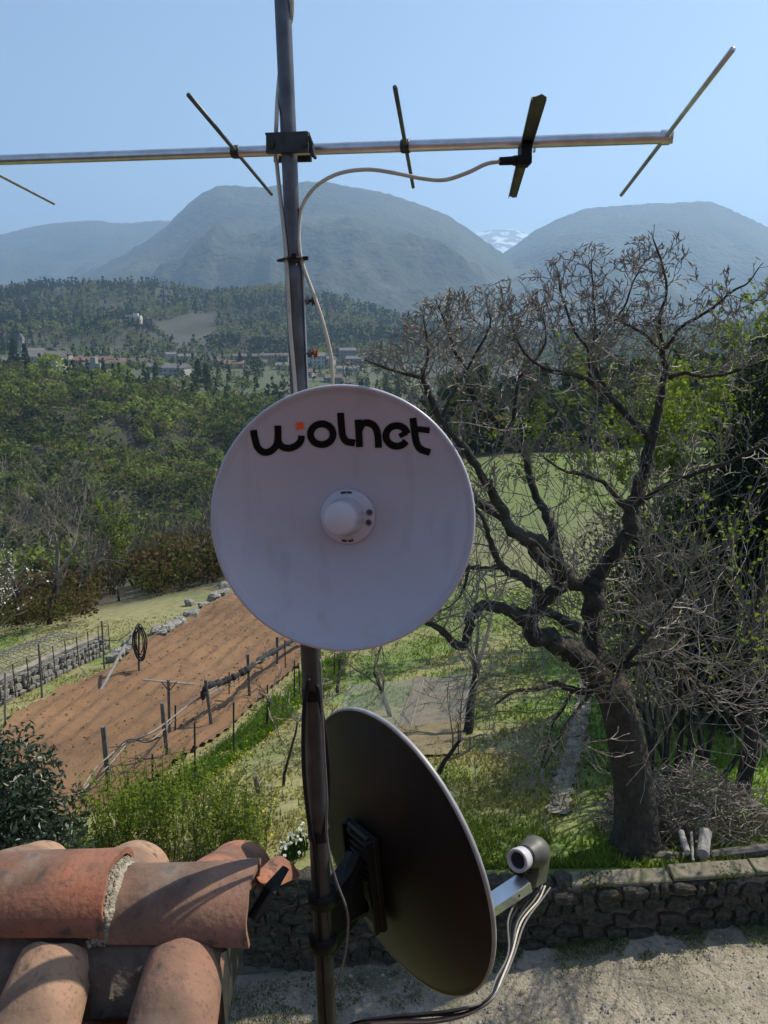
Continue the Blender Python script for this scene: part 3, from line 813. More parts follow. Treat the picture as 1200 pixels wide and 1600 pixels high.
# the walnut
rnd = random.Random(5)
WY = 10.0
wbase = G(985, 1352, 9.5)
wbase = Vector((at(988, 1350, WY).x, WY, float(T(at(988, 1350, WY).x, WY))))
walnut = empty('walnut_tree', wbase, 'large bare walnut tree with crooked limbs behind the stone wall', 'tree')
def w_(px): return px / 2 / FPX * (WY * 1.05)
LIMBS = [
 # trunk
 ([(996, 1385, 10.0, 122), (992, 1340, 10.0, 86), (992, 1290, 10.0, 70), (988, 1220, 10.0, 63), (978, 1150, 10.0, 60), (966, 1100, 10.0, 60), (949, 1062, 10.0, 70), (935, 1040, 10.0, 52)], 'trunk'),
 ([(948, 1070, 10.0, 60), (907, 1027, 9.9, 50), (875, 1005, 9.8, 42), (837, 992, 9.7, 36), (824, 973, 9.6, 30), (813, 962, 9.5, 26), (789, 949, 9.4, 22), (747, 949, 9.2, 20), (733, 981, 9.1, 19), (723, 1010, 9.0, 15), (693, 987, 8.9, 13), (669, 973, 8.8, 10), (640, 960, 8.7, 7)], 'l'),
 ([(826, 975, 9.6, 30), (837, 955, 9.6, 32), (845, 941, 9.6, 30), (869, 920, 9.6, 30), (878, 893, 9.6, 28), (861, 861, 9.5, 24), (832, 843, 9.4, 24), (800, 829, 9.3, 22), (784, 800, 9.3, 18), (765, 760, 9.2, 16), (750, 739, 9.2, 15), (720, 694, 9.1, 14), (687, 652, 9.1, 12), (666, 604, 9.0, 11), (660, 586, 9.0, 8), (669, 550, 9.0, 5), (662, 500, 9.0, 3)], 'l'),
 ([(843, 945, 9.6, 22), (840, 920, 9.5, 18), (811, 901, 9.4, 15), (784, 885, 9.3, 13), (765, 845, 9.2, 10), (757, 815, 9.1, 7), (740, 790, 9.0, 5)], 'l'),
 ([(784, 885, 9.3, 11), (760, 888, 9.2, 9), (733, 888, 9.1, 8), (705, 900, 9.0, 5)], 'l'),
 ([(940, 1060, 10.1, 50), (930, 1010, 10.3, 42), (924, 960, 10.4, 38), (926, 925, 10.5, 36), (896, 909, 10.6, 28), (859, 885, 10.7, 24), (827, 851, 10.8, 22), (789, 813, 10.9, 18), (744, 781, 11.0, 14), (715, 760, 11.1, 9), (700, 720, 11.2, 6)], 'l'),
 ([(907, 985, 10.2, 20), (872, 963, 10.0, 16), (845, 952, 9.8, 18)], 'l'),
 ([(926, 935, 10.5, 34), (930, 905, 10.5, 32), (955, 877, 10.5, 34), (979, 835, 10.5, 30), (987, 792, 10.5, 26), (996, 760, 10.5, 24), (1008, 730, 10.5, 22), (1017, 688, 10.5, 20), (1029, 640, 10.5, 16), (1035, 598, 10.5, 13), (1041, 580, 10.5, 12), (1035, 550, 10.5, 11), (1029, 502, 10.5, 7), (1041, 460, 10.4, 5), (1035, 415, 10.4, 4), (1020, 372, 10.3, 2.5)], 'l'),
 ([(1017, 688, 10.5, 16), (984, 655, 10.3, 13), (960, 628, 10.2, 12), (930, 601, 10.0, 11), (900, 587, 9.9, 9), (864, 580, 9.8, 8), (840, 570, 9.7, 6), (815, 545, 9.6, 4), (800, 510, 9.5, 3)], 'l'),
 ([(921, 598, 10.0, 7), (920, 550, 10.1, 6), (900, 520, 10.1, 5), (880, 470, 10.2, 4), (872, 430, 10.2, 3)], 'l'),
 ([(957, 622, 10.2, 8), (936, 586, 10.3, 7), (924, 547, 10.4, 6), (930, 520, 10.5, 5), (927, 460, 10.6, 4), (924, 410, 10.6, 2.5)], 'l'),
 ([(928, 528, 10.5, 5), (954, 508, 10.6, 5), (975, 480, 10.7, 4), (990, 440, 10.8, 3), (1000, 420, 10.8, 2)], 'l'),
 ([(1041, 545, 10.5, 8), (1060, 515, 10.4, 6), (1089, 496, 10.3, 6), (1122, 475, 10.2, 5), (1145, 455, 10.1, 4), (1168, 442, 10.0, 3), (1186, 418, 9.9, 2)], 'l'),
 ([(1035, 552, 10.5, 8), (1010, 525, 10.6, 6), (990, 512, 10.7, 5), (966, 500, 10.8, 4)], 'l'),
 ([(1047, 590, 10.5, 9), (1070, 582, 10.3, 7), (1095, 589, 10.1, 6), (1140, 583, 9.9, 5), (1175, 570, 9.8, 4)], 'l'),
 ([(982, 800, 10.5, 14), (960, 775, 10.4, 11), (942, 754, 10.2, 9), (912, 742, 10.0, 7), (880, 735, 9.8, 5), (850, 715, 9.7, 4)], 'l'),
 ([(876, 893, 9.6, 18), (867, 856, 9.8, 18), (860, 821, 10.0, 17), (848, 795, 10.1, 15), (834, 769, 10.2, 14), (822, 715, 10.3, 13), (789, 673, 10.3, 12), (750, 637, 10.3, 11), (732, 604, 10.3, 10), (726, 574, 10.3, 8), (711, 550, 10.2, 6), (702, 520, 10.2, 5), (681, 469, 10.1, 3)], 'l'),
 ([(795, 676, 10.3, 9), (804, 640, 10.4, 8), (810, 595, 10.5, 7), (828, 574, 10.6, 6), (852, 535, 10.7, 4), (850, 500, 10.7, 3)], 'l'),
 ([(933, 1077, 10.0, 16), (901, 1080, 9.8, 12), (869, 1069, 9.6, 10), (837, 1077, 9.4, 8), (805, 1080, 9.3, 6), (775, 1100, 9.2, 4)], 'l'),
 ([(895, 1080, 9.8, 7), (878, 1110, 9.8, 6), (861, 1133, 9.8, 6), (855, 1165, 9.8, 5), (845, 1200, 9.8, 4)], 'l'),
 ([(925, 1080, 9.9, 8), (905, 1105, 9.6, 6), (882, 1135, 9.4, 6), (868, 1165, 9.3, 4), (850, 1200, 9.2, 3)], 'l'),
 ([(955, 1060, 9.9, 14), (1008, 995, 9.6, 10), (1029, 970, 9.5, 9), (1064, 925, 9.3, 7), (1078, 885, 9.2, 5)], 'l'),
 ([(960, 1050, 9.9, 12), (1010, 1030, 9.5, 8), (1051, 1037, 9.3, 7), (1093, 1067, 9.1, 6), (1133, 1109, 8.9, 5), (1197, 1157, 8.7, 4)], 'l'),
 ([(990, 790, 10.5, 12), (1040, 760, 10.2, 9), (1090, 738, 10.0, 8), (1140, 722, 9.8, 7), (1200, 690, 9.6, 6)], 'l'),
 ([(660, 590, 9.0, 7), (639, 586, 8.9, 6), (600, 574, 8.8, 5), (570, 562, 8.7, 3)], 'l'),
 ([(690, 655, 9.1, 8), (705, 620, 9.2, 6), (740, 560, 9.3, 5), (765, 510, 9.3, 4), (760, 470, 9.3, 2.5)], 'l'),
 ([(733, 888, 9.1, 6), (720, 930, 9.1, 4), (700, 950, 9.0, 3)], 'l'),
]
twigs = []
for k, (pl, kind) in enumerate(LIMBS):
    P = [at(a, b, Y) for a, b, Y, w in pl]
    Rr = [w * ((.76 if w > 28 else .86) if kind == 'l' else .94) / 2 / FPX * (p.y * cP - p.z * sP) for p, (_, _, _, w) in zip(P, pl)]
    Q = spline(P, 4); RR = lerp_list(Rr, len(Q))
    for i in range(1, len(Q)):
        if i < len(Q) - 1:
            j = (.05 if kind == 'trunk' else .22) * RR[i]; Q[i] = Q[i] + Vector((rnd.gauss(0, j), rnd.gauss(0, j), rnd.gauss(0, j)))
    if kind == 'trunk':
        Q = spline(P, 18); RR = lerp_list(Rr, len(Q)); nS = 44; V = []
        for i, p in enumerate(Q):
            for a_ in range(nS):
                an = 2 * math.pi * a_ / nS
                rd = RR[i] * (1 + .16 * (float(fbm(math.cos(an) * 3.2 + 9, math.sin(an) * 3.2 + i * .05, 5, 4, True)) - .6) + .07 * math.sin(an * 3 + i * .06) + .10 * max(0, 1 - i / 26) * math.sin(an * 5 + 1))
                V.append((p.x + math.cos(an) * rd, p.y + math.sin(an) * rd, p.z))
        q = [(i * nS + a_, i * nS + (a_ + 1) % nS, (i + 1) * nS + (a_ + 1) % nS, (i + 1) * nS + a_) for i in range(len(Q) - 1) for a_ in range(nS)]
        mb = MB(); mb.add(V, quads=q); mb.build('trunk', M['bark'], walnut, smooth_=True); continue
    mb = MB(); RR2 = [r * (rnd.uniform(.96, 1.04) if kind == 'trunk' else rnd.uniform(.9, 1.12)) for r in RR]
    tube(mb, Q, RR2, 9)
    mb.build('limb', M['bark'], walnut, smooth_=True)
    # side branches along the limb
    acc = 0
    for i in range(2, len(Q)):
        acc += (Q[i] - Q[i - 1]).length
        low = Q[i].z < -2.2
        gap = rnd.uniform(.065, .125) if RR[i] < .06 else rnd.uniform(.2, .36)
        hi = Q[i].z > -1.4
        while acc > gap:
            acc -= gap
            r = min(RR[i] * .55, rnd.uniform(.007, .016))
            d0 = (Q[i] - Q[i - 1]).normalized()
            _, u, w = frame_of(d0); a = rnd.uniform(0, 2 * math.pi)
            d = (d0 * rnd.uniform(.1, .8) + u * math.cos(a) + w * math.sin(a)).normalized()
            if low: up, dr = .12, .10
            else: up, dr = .22, 0
            L = rnd.uniform(.26, .5) * (1.25 if -1.5 < Q[i].z < -.2 and Q[i].x < 2.2 else 1) * (1.2 if low else 1) * (1.0 if hi else 1) * (.60 if Q[i].z > -.2 else 1)
            grow(twigs, Q[i], d, r, L, 4 if hi else 2, rnd, up * (.7 if hi else 1), .55 if hi else .42, 4, 2 if hi else 3, .0042, .70 if hi else .66, dr)
    e = (Q[-1] - Q[-3]).normalized()
    for _ in range(3): grow(twigs, Q[-1], (e + Vector((rnd.gauss(0, .3), rnd.gauss(0, .3), .2))).normalized(), RR[-1] * .8, .17, 2, rnd, .1, .5, 4, 3, .0042, .72, .1 if Q[-1].z < -2 else 0)
CRX = [480, 540, 600, 660, 700, 760, 830, 880, 930, 1000, 1030, 1070, 1100, 1180, 1260]
CRY = [600, 575, 535, 478, 462, 455, 432, 405, 390, 380, 362, 380, 440, 412, 430]
def in_crown(p):
    dp = p.y * cP - p.z * sP
    return 800 - FPX * (p.y * sP + p.z * cP) / dp > np.interp(600 + FPX * p.x / dp, CRX, CRY) - rnd.uniform(0, 14)
twigs = [s_ for s_ in twigs if in_crown(s_[1])]
mb = MB(); seg_mesh(twigs, mb, 3)
# buds at the twig tips
tips = [s for s in twigs if s[3] < .0050 and rnd.random() < .5 and s[1].z > -3.0]
prisms(mb, [tuple(s[1]) for s in tips], [tuple(s[1] + (s[1] - s[0]).normalized() * .035) for s in tips], [.007] * len(tips), [.004] * len(tips), 4)
o = mb.build('twigs', M['twig'], walnut); o['kind'] = 'stuff'
print('walnut twigs', len(twigs))

def bare_tree(name, base, h, r, seed, label, cat='tree', group=None, lev=4, kids=3, m='twig_grey', spread=.35, stems=1, up=.2, rmin=.006, leaf=None, nleaf=0, lsize=.05, trunkf=.35):
    rn = random.Random(seed)
    root = empty(name, base, label, cat, group)
    S = []; B = []
    for k in range(stems):
        d = Vector((rn.gauss(0, spread * .5), rn.gauss(0, spread * .5), 1)).normalized()
        p = Vector(base) + Vector((rn.gauss(0, .12), rn.gauss(0, .12), -.15)) * (1 if stems > 1 else .01)
        pts = [p]; n = 6; hl = h * trunkf
        for i in range(n):
            d = (d + Vector((rn.gauss(0, .10), rn.gauss(0, .10), .06))).normalized()
            pts.append(pts[-1] + d * hl / n)
        tube_r = [r * (1 - .35 * i / n) for i in range(n + 1)]
        B.append((pts, tube_r))
        for c in range(kids + 1):
            i = n if c < 2 else rn.randrange(2, n + 1)
            _, u, w = frame_of(d); a = rn.uniform(0, 6.28)
            nd = (d + (u * math.cos(a) + w * math.sin(a)) * rn.uniform(spread * .4, spread * 1.8)).normalized()
            grow(S, pts[i], nd, tube_r[i] * rn.uniform(.5, .8), h * rn.uniform(.28, .4), lev - 1, rn, up, .22, 5, kids, rmin, .68)
    for pts, tr in B:
        mb = MB(); tube(mb, pts, tr, 7); mb.build('trunk' if stems == 1 else 'stem', M['bark'], root, smooth_=True)
    mb = MB(); seg_mesh(S, mb, 3)
    tw = mb.build('crown', M[m], root); tw['kind'] = 'stuff'
    if leaf:
        ends = [s for s in S if s[2] < r * .4]
        C = []
        for _ in range(nleaf):
            s = ends[rn.randrange(len(ends))]
            C.append(tuple(s[1] + Vector((rn.gauss(0, .05), rn.gauss(0, .05), rn.gauss(0, .05)))))
        mb = MB(); leaves(mb, C, RNG.uniform(.6, 1.3, nleaf) * lsize, RNG.uniform(.7, 1.3, (nleaf, 1)) * np.ones((1, 3)), .7, .3)
        lf = mb.build('foliage', M[leaf], root, use_col=True); lf['kind'] = 'stuff'
    return root
def base_at(px, Y):
    d = ray(px, 900); x = d.x / d.y * Y
    return Vector((x, Y, float(T(x, Y))))

# left bare trees beyond the path
for i, (px, Y, h, lb) in enumerate([
    (70, 31, 8.6, 'tall bare tree with forked dark trunk left of the field'), (92, 34, 8.4, 'bare tree right behind the forked one beyond the walkway'),
    (20, 33, 8.0, 'bare tree nearest the left edge beyond the walkway'), (-30, 30, 9.0, 'bare tree whose twigs reach in from the left edge'),
    (115, 38, 7.8, 'slim bare tree at the right end of the left row')]):
    bare_tree('bare_tree', base_at(px, Y), h * .68, .12, 100 + i, lb, group='bare trees beyond the walkway', lev=5, kids=3, m='twig_grey', spread=.33, up=.16, rmin=.007)
rn = random.Random(77)
ROW1 = []
sh_lb = ['bare brown shrub by the road below the hillside', 'bare thicket shrub behind the field stones']
for i in range(11):
    px = 150 + i * 20 + rn.uniform(-6, 6); Y = rn.uniform(42, 62)
    ROW1 += [0]; ROW1[-1] = bare_tree('bare_shrub', base_at(px, Y), rn.uniform(3.2, 5.0), .05, 200 + i, 'bare brown shrub in the thicket between the field and the road', 'shrub', 'bare shrubs between the field and the road', lev=4, kids=3, m='twig_dark', spread=.5, stems=3, up=.15, rmin=.010, leaf='leaf' if i % 3 == 0 else None, nleaf=700, lsize=.10)
label_row(ROW1, 'of the bare brown shrubs between the field and the road')
bare_tree('young_tree', base_at(183, 39), 4.6, .06, 301, 'slender young tree with fresh yellow green leaves beyond the field', 'tree', lev=4, kids=3, m='twig_dark', spread=.2, up=.3, rmin=.008, leaf='leaf_bright', nleaf=2600, lsize=.14)

# right side thicket behind the walnut
rt = random.Random(9); ROW2 = []
for i in range(7):
    px = 1000 + i * 30 + rt.uniform(-14, 14); Y = rt.uniform(12.0, 14.5)
    ROW2 += [0]; ROW2[-1] = bare_tree('bare_shrub', base_at(px, Y), rt.uniform(4.2, 6.4), .05, 400 + i, 'tangled bare shrub in the thicket behind the walnut', 'shrub', 'bare shrubs of the thicket behind the walnut', lev=4, kids=3, m='twig_dark' if i % 3 else 'twig', spread=.6, stems=2, up=.04, rmin=.0055, leaf='leaf_bright' if i % 4 == 1 else None, nleaf=420, lsize=.07)
label_row(ROW2, 'of the tangled bare shrubs behind the walnut')
for i, (px, Y, h, lb) in enumerate([(1105, 23, 9.2, 'tall leafy tree with fresh green leaves behind the thicket'), (1010, 24, 6.8, 'leafy green tree seen between the two walnut forks'), (1165, 25, 8.6, 'leafy green tree beside the dark conifer')]):
    bare_tree('leafy_tree', base_at(px, Y), h, .14, 500 + i, lb, 'tree', lev=5, kids=3, m='twig_dark', spread=.42, up=.18, rmin=.007, leaf='leaf_bright', nleaf=8000, lsize=.125)
bare_tree('maple_sapling', base_at(1200, 11.3), 5.4, .04, 520, 'sapling with small yellow green leaves at the right edge', 'tree', lev=4, kids=3, m='twig', spread=.45, up=.2, rmin=.005, leaf='leaf_bright', nleaf=520, lsize=.085)

def leaf_mass(name, centre, rad, n, m, lsize, label, cat, aspect=.5, shell=.55, lumps=14, stem_h=None, colr=(1, 1, 1), seed=0, coney=0.0, up=.2):
    rg = np.random.default_rng(seed)
    base = (centre[0], centre[1], float(T(centre[0], centre[1])))
    root = empty(name, base, label, cat)
    d = rg.normal(size=(lumps, 3)); d /= np.linalg.norm(d, axis=1, keepdims=True)
    lc = d * np.array(rad) * rg.uniform(.35, .72, (lumps, 1)); lr = rg.uniform(.35, .6, lumps)
    k = rg.integers(0, lumps, n)
    e = rg.normal(size=(n, 3)); e /= np.linalg.norm(e, axis=1, keepdims=True)
    C = lc[k] + e * (lr[k] * rg.uniform(shell, 1.0, n))[:, None] * np.array(rad)
    if coney:
        t = (C[:, 2] / rad[2] + 1) / 2; C[:, :2] *= (1.25 - coney * np.clip(t, 0, 1))[:, None]
    C = C + np.array(centre)
    C = C[C[:, 2] > base[2] + .05]
    mb = MB(); leaves(mb, C, lsize * rg.uniform(.7, 1.3, len(C)), np.array([colr]) * rg.uniform(.65, 1.35, (len(C), 1)), aspect, up, fold=True)
    o = mb.build('foliage', m, root, use_col=True); o['kind'] = 'stuff'
    mb = MB(); rn2 = random.Random(seed)
    for _ in range(5):
        t = Vector(centre) + Vector((rn2.gauss(0, rad[0] * .4), rn2.gauss(0, rad[1] * .4), rad[2] * rn2.uniform(0, .6)))
        b = Vector(base) + Vector((rn2.gauss(0, .1), rn2.gauss(0, .1), -.1))
        tube(mb, spline([b, (b + t) / 2 + Vector((rn2.gauss(0, .15), rn2.gauss(0, .15), 0)), t], 4), [.035 * (1 - .08 * i) for i in range(9)], 5)
    o = mb.build('stems', M['bark'], root, smooth_=True); o['kind'] = 'stuff'
    return root
# dark evergreens at the right edge
c = at(1215, 800, 15.5); leaf_mass('conifer_tree', (c.x + .15, 15.5, -3.6), (1.6, 1.5, 4.7), 20000, M['leaf_dark'], .16, 'tall dark conifer cut off by the right edge', 'tree', .35, .5, 26, seed=3, coney=.5)
c = at(1150, 980, 15.0); leaf_mass('evergreen_shrub', (c.x + .6, 15.2, -5.2), (2.5, 1.1, 3.6), 30000, M['leaf_dark'], .12, 'black green evergreen bush in the shade of the right edge', 'shrub', .5, .4, 20, seed=4)
c = at(1040, 950, 16); leaf_mass('ivy_thicket', (c.x + .6, 16.2, -5.6), (2.3, 1.1, 3.0), 24000, M['leaf_dark'], .12, 'dark ivy covered thicket behind the walnut limbs', 'shrub', .6, .4, 20, colr=(1.5, 1.7, 1.2), seed=6)
# laurel bush and green shrub in front
c = at(28, 1230, 8.2); leaf_mass('laurel_bush', (c.x - .55, 8.2, c.z - 1.12), (1.2, 1.1, 1.75), 17000, M['leaf_laurel'], .105, 'dense dark laurel bush with glossy leaves beyond the ridge, at the left edge', 'bush', .42, .5, 24, seed=12, up=.1)
def spray_shrub():
    base = base_at(248, 10.4)
    root = empty('green_shrub', base, 'loose shrub of upright stems with fresh green leaves beyond the roof ridge', 'shrub')
    rn3 = random.Random(15); S = []; C = []
    for k in range(150):
        bx = rn3.uniform(-1.35, 1.35); by = rn3.uniform(-.8, .8)
        h = (1.42 - .25 * abs(bx) + rn3.gauss(0, .22)) * (1.0 if bx < .7 else .8)
        x, y = base.x + bx, base.y + by
        p = Vector((x, y, float(T(x, y)) - .05)); d = Vector((rn3.gauss(0, .14), rn3.gauss(0, .14), 1)).normalized()
        n = 9
        for i in range(n):
            d = (d + Vector((rn3.gauss(0, .09), rn3.gauss(0, .09), .05))).normalized()
            q = p + d * h / n; S.append((p, q, .008 * (1 - i / n) + .003, .008 * (1 - (i + 1) / n) + .003))
            if i > 1:
                for _ in range(9):
                    C.append(tuple(p + (q - p) * rn3.random() + Vector((rn3.gauss(0, .055), rn3.gauss(0, .055), rn3.gauss(0, .03)))))
            p = q
    mb = MB(); seg_mesh(S, mb); o = mb.build('stems', M['twig_dark'], root); o['kind'] = 'stuff'
    n = len(C); mb = MB(); leaves(mb, C, RNG.uniform(.6, 1.3, n) * .058, RNG.uniform(.7, 1.3, (n, 1)) * np.ones((1, 3)), .7, .3)
    o = mb.build('foliage', M['leaf_bright'], root, use_col=True); o['kind'] = 'stuff'
spray_shrub()
# blossoming trees
bl = bare_tree('blossom_tree', base_at(-42, 19), 4.2, .06, 610, 'small tree with white blossom at the left edge beside the walkway', 'tree', lev=4, kids=3, m='twig_dark', spread=.4, up=.2, rmin=.006, leaf='blossom', nleaf=420, lsize=.06)
bare_tree('fruit_tree', base_at(737, 15.5), 4.2, .11, 620, 'small fruit tree with pale blossom behind the walnut limbs', 'tree', lev=5, kids=3, m='twig', spread=.5, up=.12, rmin=.006, leaf='blossom', nleaf=700, lsize=.035)
bare_tree('fruit_tree', base_at(610, 17), 3.2, .06, 621, 'low bare fruit tree just under the white dish', 'tree', lev=5, kids=3, m='twig', spread=.65, up=.08, rmin=.0055)
bare_tree('fruit_tree', base_at(525, 19), 2.9, .05, 622, 'low bare fruit tree right of the mast by the green strip', 'tree', lev=4, kids=3, m='twig', spread=.65, up=.05, rmin=.006)
bare_tree('fruit_tree', base_at(690, 13.2), 2.4, .05, 623, 'low bare fruit tree on the lawn beside the dark satellite dish', 'tree', lev=4, kids=3, m='twig', spread=.7, up=.06, rmin=.0055)

n = 3600
Y = RNG.uniform(34, 92, n); s = RNG.uniform(-.72, -.03, n); X = s * (Y + 8)
p140 = (X / Y) * 1201 + 600
keep = (fbm(X / 6., Y / 6., 171, 3) > .36) & ~((p140 > 130) & (p140 < 215) & (Y < 46)) & ((Y > 37.5) | (p140 < 112))
X, Y = X[keep], Y[keep]; n = len(X)
cols = np.array([[0.075, 0.065, 0.04], [0.075, 0.095, 0.035], [0.065, 0.052, 0.036]])[RNG.integers(0, 3, n)] * RNG.uniform(.7, 1.2, (n, 1))
tag(wood('undergrowth', X, Y, RNG.uniform(.6, 1.5, n), 30, .20, cols).build('undergrowth', M['leaf_far'], use_col=True), kind='stuff')
n = 2600
Y = RNG.uniform(29, 48, n); s = RNG.uniform(-.62, -.03, n); X = s * (Y + 8); p140 = (X / Y) * 1201 + 600
keep = ((p140 < 128) & (Y > 29.5)) | ((p140 > 222) & (Y > 36 + (p140 - 222) * .03))
X, Y = X[keep], Y[keep]; n = len(X)
cols = np.array([[0.075, 0.065, 0.035], [0.07, 0.095, 0.03], [0.06, 0.05, 0.032]])[RNG.integers(0, 3, n)] * RNG.uniform(.7, 1.2, (n, 1))
tag(wood('undergrowth', X, Y, RNG.uniform(.3, .75, n), 34, .20, cols).build('undergrowth', M['leaf_far'], use_col=True), kind='stuff')
# ---------------------------------------------------------------- ploughed field
FIELD = [G(*p) for p in ((-40, 1190), (20, 1118), (110, 1073), (180, 1040), (215, 1010), (250, 990), (300, 962), (352, 932), (420, 915), (490, 985), (468, 1045), (400, 1103), (330, 1163), (268, 1208), (190, 1250), (110, 1290), (20, 1300))]
fx = [p.x for p in FIELD]; fy = [p.y for p in FIELD]
gx = np.arange(min(fx) - .3, max(fx) + .3, .11); gy = np.arange(min(fy) - .3, max(fy) + .3, .11)
GX, GY = np.meshgrid(gx, gy)
JX = GX + (fbm(GX, GY, 51, 2) - .5) * .3; JY = GY + (fbm(GX, GY, 52, 2) - .5) * .3
ins = inside([(p.x, p.y) for p in FIELD], JX, JY)
a0 = FIELD[2]; a1 = FIELD[7]
dv = np.array([a1.x - a0.x, a1.y - a0.y]); dv /= np.linalg.norm(dv); nv_ = np.array([-dv[1], dv[0]])
al = GX * dv[0] + GY * dv[1]; ac = GX * nv_[0] + GY * nv_[1]
cl = fbm(GX / .35, GY / .35, 55, 3); cl2 = fbm(al / 1.1, ac / .28, 56, 3)
rows_ = np.sin((ac + (fbm(al / 3, ac / 3, 57, 2) - .5) * .5) * 2 * math.pi / .62)
Zf = T(GX, GY) + .10 + rows_ * .028 * (.4 + 1.2 * fbm(GX / 2, GY / 2, 91, 2)) + (cl - .5) * .07 + (cl2 - .5) * .12 + (fbm(GX / .16, GY / .16, 58, 2) - .5) * .035
qd = grid_quads(len(gy), len(gx)); okq = ins.ravel()[qd].all(1)
msoil = mat('ploughed_soil', (0.130, 0.070, 0.032), 0.98, 0, 0.25, 0.35, 0.8, 16, 0.03, c2=(0.210, 0.118, 0.056), detail=8)
add_layer(msoil, (0.13, 0.065, 0.035), 3.2, 0.55, 0.75, fac=.4)
fo = MB().add(np.stack([GX, GY, Zf], -1), quads=qd[okq]).build('ploughed_field', msoil, smooth_=False)
tag(fo, kind='structure')
# clods
n = 700; k = RNG.integers(0, ins.size, n * 2); k = k[ins.ravel()[k]][:n]
mb = MB()
C = np.stack([GX.ravel()[k], GY.ravel()[k], Zf.ravel()[k] + .01], -1); sz = RNG.uniform(.012, .05, len(k))
oc = np.array([(1, 0, 0), (-1, 0, 0), (0, 1, 0), (0, -1, 0), (0, 0, .8), (0, 0, -.6)], float)
V = C[:, None] + oc[None] * sz[:, None, None] * RNG.uniform(.6, 1.3, (len(k), 6, 1))
tf = np.array([(0, 2, 4), (2, 1, 4), (1, 3, 4), (3, 0, 4), (2, 0, 5), (1, 2, 5), (3, 1, 5), (0, 3, 5)])
mb.add(V.reshape(-1, 3), tris=(np.arange(len(k)) * 6)[:, None, None] + tf[None])
tag(mb.build('soil_clods', msoil), kind='stuff')

# ---------------------------------------------------------------- grass blades
def grass(name, n, ymin, ymax, smin, smax, hfun, colfun, keepfun=None, w=.012):
    Y = RNG.uniform(0, 1, n) ** 1.6 * (ymax - ymin) + ymin
    X = RNG.uniform(smin, smax, n) * Y
    clump = fbm(X / .55, Y / .55, 101, 3)
    k = clump > RNG.uniform(.25, .62, n)
    k &= ~inside([(p.x, p.y) for p in FIELD], X, Y)
    if keepfun is not None: k &= keepfun(X, Y)
    X, Y = X[k], Y[k]; n = len(X); Z = T(X, Y)
    h = hfun(X, Y, n)
    a = RNG.uniform(0, 6.28, n); lean = RNG.normal(0, .45, (n, 2)) * h[:, None]
    ww = w * RNG.uniform(.6, 1.5, n) * (1 + Y / 22)
    B0 = np.stack([X - np.cos(a) * ww, Y - np.sin(a) * ww, Z - .01], -1); B1 = np.stack([X + np.cos(a) * ww, Y + np.sin(a) * ww, Z - .01], -1)
    Tt = np.stack([X + lean[:, 0], Y + lean[:, 1], Z + h], -1)
    mb = MB(); mb.add(np.stack([B0, B1, Tt], 1).reshape(-1, 3), tris=np.arange(n * 3).reshape(-1, 3), col=np.repeat(colfun(X, Y, n), 3, 0))
    return tag(mb.build(name, M['grass'], use_col=True), kind='stuff')
def gcol(X, Y, n):
    c = ground_colour(X, Y) * 1.15
    return c * RNG.uniform(.65, 1.35, (n, 1))
grass('grass', 120000, 9.5, 30, -.62, .75, lambda X, Y, n: RNG.uniform(.03, .10, n) * (1 + (X > 1) * .4), gcol)
# longer lush strip along the field fence
STRIP = [G(*p) for p in ((175, 1255), (270, 1222), (335, 1175), (405, 1112), (470, 1052), (540, 1020), (540, 1060), (480, 1100), (430, 1140), (360, 1195), (300, 1250), (200, 1300))]
def instrip(X, Y): return inside([(p.x, p.y) for p in STRIP], X, Y)
grass('lush_grass', 260000, 10.5, 26, -.62, .1, lambda X, Y, n: RNG.uniform(.06, .2, n), lambda X, Y, n: np.array([[0.125, 0.21, 0.035]]) * RNG.uniform(.6, 1.3, (n, 1)), instrip)
# yellow flowers
n = 260; X = []; Yl = []
rn = random.Random(8)
C = []
for _ in range(n):
    px = rn.uniform(300, 480); py = 1250 - (px - 300) * .95 + rn.gauss(0, 12) if rn.random() < .7 else rn.uniform(1100, 1320)
    g = G(px, py, 9.5); C.append((g.x, g.y, g.z + .08))
mb = MB(); leaves(mb, C, RNG.uniform(.03, .055, n), np.ones((n, 3)), 1, 1)
tag(mb.build('dandelion_flowers', M['yellow_flower'], use_col=True), kind='stuff')
# daffodils by the wall
for i, (px, py) in enumerate(((462, 1338), (448, 1350), (470, 1325))):
    g = G(px, py, 9.6)
    root = empty('daffodil_clump', g, ['white daffodils in front of the lawn right beside the mast', 'white daffodils nearest the end of the roof ridge', 'daffodil clump with the tallest leaves beside the mast'][i], 'flowers')
    n = 70; mb = MB(); a = RNG.uniform(0, 6.28, n); rr = RNG.uniform(0, .16, n)
    P0 = np.stack([g.x + np.cos(a) * rr, g.y + np.sin(a) * rr, np.full(n, g.z)], -1); P1 = P0 + np.stack([RNG.normal(0, .05, n), RNG.normal(0, .05, n), RNG.uniform(.2, .34, n)], -1)
    prisms(mb, P0, P1, [.007] * n, [.002] * n, 3, col=np.tile([[.06, .12, .03]], (n, 1))); mb.build('leaves', M['grass'], root, use_col=True)['kind'] = 'stuff'
    mb = MB(); leaves(mb, P1[:16] + np.array([0, -.02, .02]), .06, np.ones((16, 3)), 1, .3); leaves(mb, P1[:16] + np.array([.01, -.03, .03]), .05, np.ones((16, 3)), 1, .3)
    mb.build('blossoms', M['blossom'], root, use_col=True)['kind'] = 'stuff'

